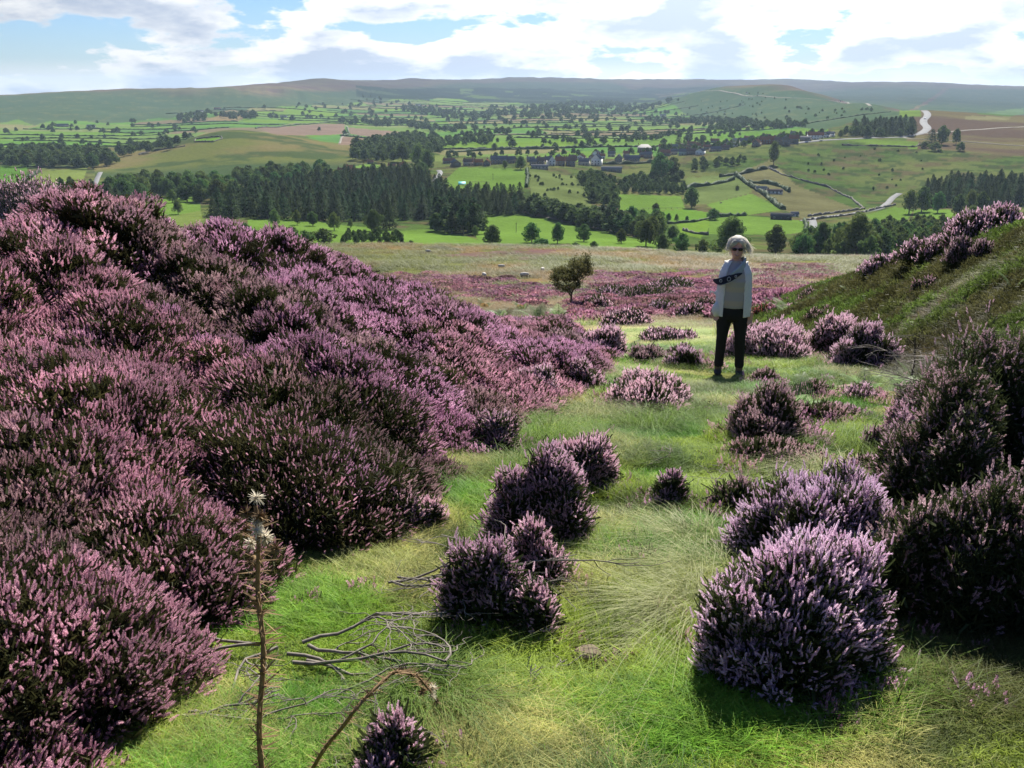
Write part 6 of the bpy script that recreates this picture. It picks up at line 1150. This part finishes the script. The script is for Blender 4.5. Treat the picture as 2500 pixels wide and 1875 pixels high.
dead_branch(400,1600,.4,.45,.006,3,'thin dark twigs near the lower left heather',.07,n=4); dead_branch(700,1540,.1,.5,.005,2,'thin twigs lying on the grass right of the thistle',.05,n=4); dead_branch(1120,1550,.5,.22,.006,2,'pale twisted stick below the small stone',.02,n=2); dead_branch(1190,1510,1.2,.16,.007,1,'short pale sticks crossing on the turf',.02,n=3); dead_branch(1280,1310,1.4,.2,.006,2,'pale forked twig on the green turf beside the sparse heather',.02,n=2); dead_branch(1300,1390,.3,.22,.004,1,'curling twig above the small stone',.02)
dead_branch(1350,1150,.0,.12,.006,0,'short stick lying across the middle of the path',.01); dead_branch(1500,1640,.4,.2,.004,1,'thin brown twig near the bottom right of the turf',.01); dead_branch(1390,1010,.4,.25,.005,1,'dark crooked twig at the edge of the path',.02,n=2); dead_branch(1560,1080,.8,.4,.004,3,'grey leafless twigs beside the small leaning heather',.05,n=3)
dead_branch(2110,960,2.4,.7,.007,3,'bare grey branches over the dark thicket on the right',.45,n=6); dead_branch(2190,1000,1.9,.7,.007,3,'mass of grey leafless twigs at the right edge of the picture',.4,n=7); dead_branch(1960,1045,.6,.45,.004,0,'single pale dry stem leaning over the dark heather',.30)
# thistles
M_THIST = solid('dead_thistle', (.26,.17,.08), .85, (.14,.085,.04), 40); M_FLUFF = leafy('thistle_down', (.55,.48,.36), (.8,.74,.6), .5, .8, False, 30)
def thistle(pts, r, lb, headn=9):
    pts = np.array(pts, float); o = empty('dead_thistle', pts[0]); tag(o, lb, 'thistle'); P = pts-pts[0]; t = np.linspace(0, 1, 40); s = np.linspace(0, 1, len(P)); C_ = np.stack([np.interp(t, s, P[:, k]) for k in range(3)], 1)+np.stack([.004*np.sin(t*22), .004*np.cos(t*17), 0*t], 1)
    m_ = MB(); m_.tube(C_, np.linspace(r, r*.5, 40), 6); m_.build('stem', M_THIST, o, True)
    rg = np.random.default_rng(9); n = 520; i = rg.integers(1, 38, n); a = rg.uniform(0, 6.28, n); tg = C_[i+1]-C_[i]; tg /= np.linalg.norm(tg, axis=1)[:, None]; D = np.stack([np.cos(a), np.sin(a), rg.uniform(-.5, .7, n)], 1); V, Q = bake(np.array([(-.06,0,0),(.06,0,0),(.01,.01,1),(-.01,0,1)]), np.array([(0,1,2,3)]), rot_to(D, a), (r*4.2*rg.uniform(.4, 1.3, n)*np.clip(1.25-np.abs(i/40-.55)*.6, .4, 1.3))[:, None], C_[i]+rg.normal(0, r*.3, (n, 3)))
    lv = link(bpy.data.objects.new('spines', make_mesh('spines', V, Q, [M_THIST])), o)
    for k in range(headn):
        c = C_[-1-(k % 5)*1]+rg.normal(0, r*2.2, 3); b = MB(); d = rg.normal(0, 1, (70, 3)); V, Q = bake(np.array([(-.1,0,0),(.1,0,0),(.02,0,1),(-.02,0,1)]), np.array([(0,1,2,3)]), rot_to(d, rg.uniform(0, 6, 70)), r*2.2*rg.uniform(.6, 1.2, (70, 1)), np.tile(c, (70, 1))); link(bpy.data.objects.new('seed_head', make_mesh('seed_head', V, Q, [M_FLUFF if k % 2 else M_THIST])), o)
b0 = Vector((0, 0, 0)); az_, te_ = bearing(540, 1300); y0 = 2.0
def at(fx, fy, dist): a, t = bearing(fx, fy); return np.array([dist*math.sin(a), dist*math.cos(a), dist*t])
def P3(fx, fy, d): a, t = bearing(fx, fy); return Vector((d*math.sin(a), d*math.cos(a), d*t))
tb = P3(542, 1700, 1.80); tb.z = float(H(tb.x, tb.y)); tt = P3(552, 1092, 1.86); thistle([tb, tb.lerp(tt, .3)+Vector((-.004, 0, 0)), tb.lerp(tt, .7)+Vector((.006, 0, 0)), tt], .0085, 'tall dead spiny thistle standing upright at the lower left', 14)
q0 = hit(650, 1690, 1.0); q1 = P3(760, 1540, 2.02); q2 = P3(850, 1448, 2.13); q3 = P3(905, 1462, 2.16); q4 = P3(935, 1500, 2.18); thistle([q0, q0.lerp(q1, .5), q1, q2, q3, q4], .0065, 'dead thistle bent over in an arch beside the dark tussock', 6)
# dead upright stalk at the bank foot
p = hit(1962, 852, 2); h = hgt(p, 118); mb = MB(); mb.tube([(0,0,-.03),(.01,0,h*.3),(.02,0,h*.6),(-.01,0,h)], [.016,.014,.012,.006], 6); mb.tube([(0,0,h*.85),(-.10,0,h*1.0)], [.007,.003], 4); mb.tube([(.01,0,h*.8),(.14,0,h*.83)], [.006,.002], 4); mb.tube([(0,0,h*.7),(.06,0,h*.92)], [.006,.002], 4); o = mb.build('dead_stalk', M_STEM); o.location = p; tag(o, 'dead upright brown stalk standing at the foot of the bank', 'stalk')
# stones
M_ROCK = solid('stone', (.22,.16,.11), .9, (.12,.095,.07), 14, bump=.006)
def stone(fx, fy, w_, h_, lb, r0=1.2, flat=False):
    p = hit(fx, fy, r0); rg = np.random.default_rng(int(fx)); mb = MB(); V = rg.normal(0, 1, (26, 3)); V /= np.linalg.norm(V, axis=1)[:, None]; V = np.sign(V)*np.abs(V)**.7*np.array([w_/2, w_*.38, h_/2]); import bmesh
    bm = bmesh.new(); [bm.verts.new(v) for v in V]; bmesh.ops.convex_hull(bm, input=bm.verts); loose = [v for v in bm.verts if not v.link_faces]; bmesh.ops.delete(bm, geom=loose, context='VERTS'); bmesh.ops.bevel(bm, geom=bm.edges[:], offset=w_*.03, segments=2, affect='EDGES'); me = bpy.data.meshes.new('stone'); bm.to_mesh(me); bm.free(); me.materials.append(M_ROCK)
    o = link(bpy.data.objects.new('stone', me)); o.location = p+Vector((0, 0, h_*.35)); o.rotation_euler = (.1, .15, rg.uniform(0, 3)); tag(o, lb, 'stone')
stone(1268, 1432, .115, .085, 'small brown angular stone lying on the turf'); stone(1132, 1480, .045, .03, 'tiny brown pebble half hidden in grass left of the stone'); stone(1824, 838, .22, .04, 'flat dark stone left of its pair on the turf'); stone(1866, 834, .34, .09, 'larger flat dark stone above the lone heather tussock'); stone(1760, 850, .3, .09, 'dark flat stone half under heather near the ferns')
# ================================================================ the woman
M_SKIN = solid('skin', (.66,.38,.28), .55, (.58,.32,.235), 6, .3); M_HAIR = leafy('white_hair', (.85,.80,.66), (1.0,.97,.88), .5, .5, False, 40); M_CARD = solid('cardigan_knit', (.78,.76,.71), .9, (.66,.645,.60), 60, bump=.002); M_TROU = solid('trouser_cloth', (.012,.012,.014), .85, (.02,.02,.022), 12); M_SHOE = solid('shoe_leather', (.20,.16,.12), .7, (.12,.10,.08), 20); M_SOLE = solid('shoe_sole', (.05,.045,.04), .9); M_LENS = solid('dark_lens', (.006,.006,.008), .15, spec=.6); M_LIP = solid('lip', (.42,.12,.11), .5); M_TOOTH = solid('teeth', (.75,.72,.65), .4)
# jumper: fine stripes around the body
m, t, o_ = nm('jumper_knit'); b = t.nodes.new('ShaderNodeBsdfPrincipled'); t.links.new(b.outputs[0], o_.inputs[0]); b.inputs['Roughness'].default_value = .9; tcn = t.nodes.new('ShaderNodeTexCoord'); s_ = t.nodes.new('ShaderNodeSeparateXYZ'); t.links.new(tcn.outputs['Object'], s_.inputs[0])
w1 = mth('SINE', mth('MULTIPLY', s_.outputs[2], 38, t), None, t); r_ = t.nodes.new('ShaderNodeValToRGB'); t.links.new(mth('ADD', mth('MULTIPLY', w1, .5, t), .5, t), r_.inputs[0]); e = r_.color_ramp.elements; e[0].position = .55; e[0].color = (.38,.355,.34,1); e[1].position = .85; e[1].color = (.44,.38,.30,1); t.links.new(r_.outputs[0], b.inputs['Base Color']); M_JUMP = m
p = hit(1573, 808, 2.0); WH = 1.62; wo = empty('person', p, 0.0)
wo.scale = (1.09, 1.09, 1.09); wo.location.z += .035; wo.rotation_euler = (0, 0, -math.atan2(p.x, p.y)+.03); tag(wo, 'woman with white windblown hair, sunglasses, cream cardigan and black trousers standing on the path', 'person')
def ring(c, rx, ry, k=20, sq=1.0, ph=0.0):
    a = np.arange(k)*2*math.pi/k+ph; cx_, sy = np.cos(a), np.sin(a); return np.stack([c[0]+rx*np.sign(cx_)*np.abs(cx_)**sq, c[1]+ry*np.sign(sy)*np.abs(sy)**sq, np.full(k, c[2])], 1)
bd = MB()
# torso, neck and head, one column of rings (faces -y)
bd.loft([ring((0,.0,.70),.15,.10), ring((0,0,.80),.175,.115), ring((0,0,.90),.16,.11), ring((0,0,1.0),.145,.105), ring((0,-.01,1.12),.155,.12), ring((0,0,1.22),.165,.11), ring((0,.01,1.30),.15,.08), ring((0,.015,1.345),.08,.06), ring((0,.01,1.37),.052,.055), ring((0,.0,1.40),.048,.052)])
hc = 1.49
bd.loft([ring((0,-.012,1.375),.018,.02), ring((0,-.025,1.39),.040,.050), ring((0,-.018,1.415),.056,.072), ring((0,-.008,1.45),.066,.088), ring((0,0,1.49),.072,.096), ring((0,.004,1.53),.073,.096), ring((0,.008,1.565),.062,.082), ring((0,.01,1.59),.040,.055), ring((0,.01,1.60),.01,.015)])
bd.tube([(0,-.088,1.51),(0,-.103,1.485),(0,-.116,1.465),(0,-.098,1.455)], [.009,.011,.015,.010], 8)     # nose
bd.tube([(-.03,-.088,1.435),(0,-.098,1.43),(.03,-.088,1.435)], [.006,.010,.006], 6); bd.tube([(0,-.078,1.395),(0,-.082,1.40)], [.018,.018], 8)
for s in (-1, 1): bd.tube([(s*.073,.005,1.51),(s*.079,.01,1.49),(s*.073,.005,1.46)], [.010,.013,.008], 6); bd.tube([(s*.045,-.072,1.455),(s*.042,-.074,1.44)], [.018,.014], 8)
def limb(mb, pts, rad, k=14): mb.tube(pts, rad, k)
# arms: her right (image left) bent to the pocket, her left hanging
AR = [(-.10,.01,1.30),(-.15,.015,1.275),(-.195,.03,1.14),(-.245,.045,1.0),(-.24,.01,.90),(-.215,-.05,.79)]; AL = [(.10,.01,1.30),(.15,.015,1.275),(.182,.02,1.13),(.202,.02,1.0),(.208,0,.86),(.206,-.02,.76)]
limb(bd, AR, [.05,.052,.045,.040,.034,.026]); limb(bd, AL, [.05,.052,.045,.040,.034,.025])
def hand(mb, w, d, side, curl):
    w = np.array(w, float); d = np.array(d, float); d /= np.linalg.norm(d); ac = np.cross(d, [0, 1, 0]); ac /= np.linalg.norm(ac); nrm = np.cross(ac, d)*1.0
    rings = []
    for t, wd, th in ((0,.026,.018),(.3,.034,.017),(.7,.040,.015),(1,.038,.012)):
        c = w+d*.088*t; a = np.arange(12)*2*math.pi/12; rings.append(c+np.cos(a)[:, None]*ac*wd+np.sin(a)[:, None]*nrm*th)
    mb.loft(rings)
    for i, (o_, ln) in enumerate(((-.029,.068),(-.010,.077),(.009,.072),(.027,.056))):
        a = w+d*.080+ac*o_; dd = d.copy(); pts = [a]; 
        for s_, cv in ((.42, .25), (.33, .6), (.25, .8)): dd = dd-nrm*curl*cv*side; dd /= np.linalg.norm(dd); pts.append(pts[-1]+dd*ln*s_)
        mb.tube(pts, [.0088,.0082,.0076,.0058], 8)
    th0 = w+d*.025-ac*.026; mb.tube([th0, th0+d*.025-ac*.022, th0+d*.052-ac*.026-nrm*.008*side, th0+d*.072-ac*.020-nrm*.014*side], [.013,.012,.010,.007], 8)
hand(bd, (.204,-.025,.755), (-.05,-.10,-1), 1, .35); hand(bd, (-.215,-.055,.785), (.25,-.25,-1), 1, .25)
# legs
LR = [(-.085,.0,.78),(-.095,0,.60),(-.105,-.005,.44),(-.115,.01,.28),(-.12,.02,.08)]; LL = [(.085,.0,.78),(.095,0,.60),(.10,-.005,.44),(.11,.01,.28),(.12,.02,.08)]
for q in (LR, LL): limb(bd, q, [.088,.078,.055,.052,.036]); e_ = q[-1]; bd.tube([(e_[0], .04, .05), (e_[0]*1.05, -.06, .04), (e_[0]*1.12, -.14, .03)], [.032,.036,.026], 10)
body = remeshed('body', bd, M_SKIN, wo, .0065, 4)
def cloth(name, mb, mat, vox=.012, sm=6): return remeshed(name, mb, mat, wo, vox, sm)
# trousers
tr = MB(); tr.loft([ring((0,0,.655),.165,.115), ring((0,0,.72),.185,.13), ring((0,0,.80),.188,.132), ring((0,0,.88),.172,.125), ring((0,0,.93),.162,.118)])
for s, q in ((-1, LR), (1, LL)): tr.loft([ring((s*.088,0,.76),.095,.115), ring((s*.096,0,.62),.090,.10), ring((s*.104,-.005,.46),.068,.078), ring((s*.112,.008,.30),.060,.068), ring((s*.118,.018,.16),.056,.064), ring((s*.122,.018,.06),.057,.068)])
cloth('trousers', tr, M_TROU)
# jumper
j = MB(); j.loft([ring((0,0,.80),.185,.135), ring((0,-.005,.86),.188,.14), ring((0,-.01,.95),.176,.138), ring((0,-.015,1.04),.168,.138), ring((0,-.025,1.13),.178,.150), ring((0,-.015,1.21),.168,.138), ring((0,0,1.28),.142,.102), ring((0,.01,1.33),.10,.078), ring((0,.01,1.352),.075,.070)])
cloth('jumper', j, M_JUMP, .012, 4)
# cardigan: open at the front, two fronts, back and sleeves
def shell(rows, th=.010):
    """rows of (z, rx, ry, half opening angle at the front, cy)"""
    O = []; k = 30
    for z, rx, ry, op, cy in rows:
        a = np.linspace(-math.pi/2+op, math.pi*1.5-op, k); fold = 1+.028*np.sin(a*9+z*6)*(1.35-z); X = rx*np.cos(a)*fold; Y = cy+ry*np.sin(a)*fold; outer = np.stack([X, Y, np.full(k, z)], 1); inn = np.stack([X*(1-th/rx), cy+(Y-cy)*(1-th/ry), np.full(k, z)], 1)[::-1]; O.append(np.concatenate([outer, inn]))
    return O
cg = MB(); cg.loft(shell([(.70,.208,.165,.62,0),(.78,.208,.165,.60,0),(.88,.208,.162,.58,0),(1.0,.197,.158,.62,0),(1.12,.190,.162,.62,-.01),(1.22,.182,.150,.60,-.005),(1.28,.160,.120,.55,.0),(1.325,.130,.095,.5,.01),(1.355,.088,.080,.5,.015)], .014))
def out(q, r_, k=14): cg.tube(q, r_, k)
out([(-.10,.01,1.295),(-.155,.015,1.272),(-.198,.03,1.14),(-.25,.045,1.0),(-.25,.015,.91),(-.228,-.04,.815),(-.215,-.055,.74)], [.060,.064,.058,.052,.050,.052,.046]); out([(.10,.01,1.295),(.155,.015,1.272),(.186,.02,1.14),(.206,.02,1.0),(.212,.0,.86),(.210,-.015,.775),(.209,-.015,.765)], [.062,.068,.060,.056,.054,.054,.052])
blob(cg, (-.195,-.075,.77), (.045,.05,.09))     # the filled pocket
cloth('cardigan', cg, M_CARD, .009, 3)
# scarf: pale roll from her left shoulder, dark patterned end across the chest and round her right arm
def ribbon(pts, wd, th=.012):
    pts = np.array(pts, float); n = len(pts); tg = np.gradient(pts, axis=0); tg /= np.linalg.norm(tg, axis=1)[:, None]; up = np.array([0, 0, 1.0]); out_ = []
    for i in range(n): s_ = np.cross(tg[i], np.cross(up, tg[i])); s_ = np.array([0, 0, 1.0]) - tg[i]*tg[i][2]; s_ /= np.linalg.norm(s_); nn = np.cross(tg[i], s_); w_ = wd[i]/2; out_.append([pts[i]+s_*w_+nn*th/2, pts[i]+nn*th, pts[i]-s_*w_+nn*th/2, pts[i]-s_*w_-nn*th/2, pts[i]-nn*th*.5, pts[i]+s_*w_-nn*th/2])
    return out_
M_SCARF = solid('scarf_pale', (.40,.46,.44), .9, (.30,.35,.34), 25); M_SCARFD = solid('scarf_dark', (.012,.015,.025), .8, (.03,.03,.05), 30); M_PRINT = solid('scarf_print', (.55,.57,.58), .8)
sc_ = MB()
for k, (dz, dy) in enumerate(((0, 0), (.022, .008), (-.022, -.004), (-.04, .004))): sc_.tube([(.05,.07,1.375+dz*.4),(.095,.01,1.365+dz*.5),(.085,-.07,1.325+dz),(.04,-.13,1.275+dz),(-.02,-.165,1.225+dz),(-.07,-.17,1.19+dz*.9)], [.016,.020,.022,.021,.018,.012], 8)
sf = remeshed('scarf', sc_, M_SCARF, wo, .007, 2)
sd_ = MB(); sd_.loft(ribbon([(.07,-.165,1.235),(.01,-.178,1.212),(-.055,-.178,1.178),(-.11,-.168,1.148),(-.165,-.14,1.125),(-.20,-.09,1.112),(-.225,-.045,1.108),(-.25,.01,1.11)], [.015,.05,.08,.095,.09,.08,.06,.03])); sd = sd_.build('scarf_end', M_SCARFD, sf, True); sd.modifiers.new('u', 'SUBSURF').levels = 2; sd.modifiers['u'].render_levels = 2
pr = MB()
for c, rr in (((-.075,-.19,1.166), .019), ((-.045,-.199,1.135), .0), ((.0,-.192,1.20), .010), ((-.165,-.155,1.135), .013)):
    if rr: a = np.linspace(0, 2*math.pi, 17); pr.tube(np.stack([c[0]+rr*np.cos(a), c[1]+.002*np.cos(a), c[2]+rr*1.25*np.sin(a)], 1), .0042, 5)
pr.tube([(.0,-.192,1.165),(-.06,-.19,1.128),(-.12,-.177,1.100),(-.165,-.15,1.080),(-.20,-.095,1.070)], .004, 4); pr.build('print', M_PRINT, sd)
# shoes
for s in (-1, 1):
    x = s*.122; sh = MB(); sh.loft([ring((x,.035,.0),.040,.052), ring((x,.03,.05),.042,.055), ring((x,.03,.10),.040,.05)]); sh.tube([(x,.05,.04),(x*1.03,-.03,.045),(x*1.08,-.10,.036),(x*1.12,-.155,.028)], [.040,.043,.042,.028], 12); so = remeshed('shoe', sh, M_SHOE, wo, .008, 3)
    sl_ = MB(); sl_.loft([ring((x*1.04,-.045,-.004),.046,.125), ring((x*1.04,-.045,.016),.047,.128)]); sl_.build('sole', M_SOLE, so, True)
# sunglasses, mouth
sg = MB()
for s in (-1, 1): sg.loft([[(s*.034+.026*math.cos(a)*abs(math.cos(a))**-.25, y+.30*(s*.034+.026*math.cos(a))**2*10*.3, 1.498+.017*math.sin(a)*(abs(math.sin(a))+.01)**-.3) for a in np.arange(16)*math.pi/8+.01] for y in (-.108, -.101)])
sg.tube([(-.01,-.109,1.503),(.01,-.109,1.503)], .003, 5)
for s in (-1, 1): sg.tube([(s*.060,-.098,1.505),(s*.074,-.05,1.505),(s*.078,.01,1.503)], .0035, 5)
sg.build('sunglasses', M_LENS, wo)
lp = MB(); lp.tube([(-.026,-.093,1.436),(-.013,-.1055,1.426),(0,-.108,1.4235),(.013,-.1055,1.426),(.026,-.093,1.436)], [.002,.0045,.005,.0045,.002], 6); lp.build('lips', M_LIP, wo, True)
th = MB(); th.tube([(-.018,-.101,1.432),(0,-.1085,1.429),(.018,-.101,1.432)], [.001,.003,.001], 5); th.build('teeth', M_TOOTH, wo, True)
# hair: a full cap and blown strands, more to her left
hb = MB(); a = np.arange(24)*2*math.pi/24
def hr(z, rx, ry, cy, open_): 
    r = []
    for q in a:
        f = math.sin(q); k = 1.0 if f > -.25 else (1.0-open_*(-f-.25)/.75); r.append((rx*math.cos(q), cy+ry*f*k, z))
    return r
hb.loft([hr(1.385,.078,.055,.055,.5), hr(1.41,.086,.082,.040,.95), hr(1.45,.095,.098,.030,.98), hr(1.50,.098,.108,.022,.90), hr(1.54,.096,.112,.016,.50), hr(1.58,.088,.108,.008,.10), hr(1.618,.068,.086,.008,0), hr(1.642,.034,.042,.010,0)])
rg = np.random.default_rng(4); ho = remeshed('hair', hb, M_HAIR, wo, .009, 3); st = MB()
for k in range(520):
    u = rg.uniform(0, 2*math.pi); ph = rg.uniform(.05, 1.15); x0 = .075*math.cos(u)*math.sin(ph); y0_ = .02+.09*math.sin(u)*math.sin(ph); z0 = 1.535+.085*math.cos(ph)
    if y0_ < -.03 and z0 < 1.59: continue
    sgn = 1 if x0 > 0 else -1; ln = rg.uniform(.09, .19)*(1.1 if sgn > 0 else .95); wind = .038 if sgn > 0 else .004; outw = abs(x0)/.075
    P1 = np.array([x0*1.45+sgn*.01, y0_*1.12+.002, z0+.012]); P2 = P1+np.array([sgn*.018*outw+wind*.6, rg.normal(0, .012), -ln*.5]); P3_ = P2+np.array([sgn*.012+wind*(1 if sgn > 0 else -1.2), rg.normal(0, .014)-.006, -ln*.42+rg.normal(0, .01)]) 
    P3_ += rg.normal(0, .008, 3); st.tube([(x0, y0_, z0), P1, P2, P3_], [.0035,.0045,.0035,.0008], 4)
# fringe
for k in range(70):
    x = rg.uniform(-.055, .06); sgn = 1 if x > .01 else -1; st.tube([(x*.5, -.05, 1.612), (x*.9, -.092, 1.595), (x+sgn*.022, -.098, 1.562), (x*.6+sgn*.062, -.078, 1.525+rg.normal(0, .006))], [.004,.005,.004,.001], 4)
st.build('strands', M_HAIR, ho)
# ================================================================ haze over the valley
zmin = float(min(H(X_, Y_).min() for X_, Y_ in [(np.linspace(-9000, 9000, 300)[None], np.linspace(-300, 12000, 300)[:, None])]))
ztop = float(max(H(X_, Y_).max() for X_, Y_ in [(np.linspace(-12000, 12000, 400)[None], np.linspace(-12000, 12000, 400)[:, None])]))+40; print('z', zmin, ztop)
m, t, o = nm('haze_air'); v = t.nodes.new('ShaderNodeVolumePrincipled'); v.inputs['Color'].default_value = (.62, .80, 1.0, 1); v.inputs['Density'].default_value = 5.5e-5; v.inputs['Anisotropy'].default_value = .1
t.links.new(v.outputs[0], o.inputs['Volume'])
mb = MB(); mb.box((0, 0, (zmin-12+ztop)/2), (25000, 25000, ztop-(zmin-12))); hz = mb.build('haze', m); tag(hz, 'thin blue summer haze filling the valley air', 'haze', None, 'stuff')
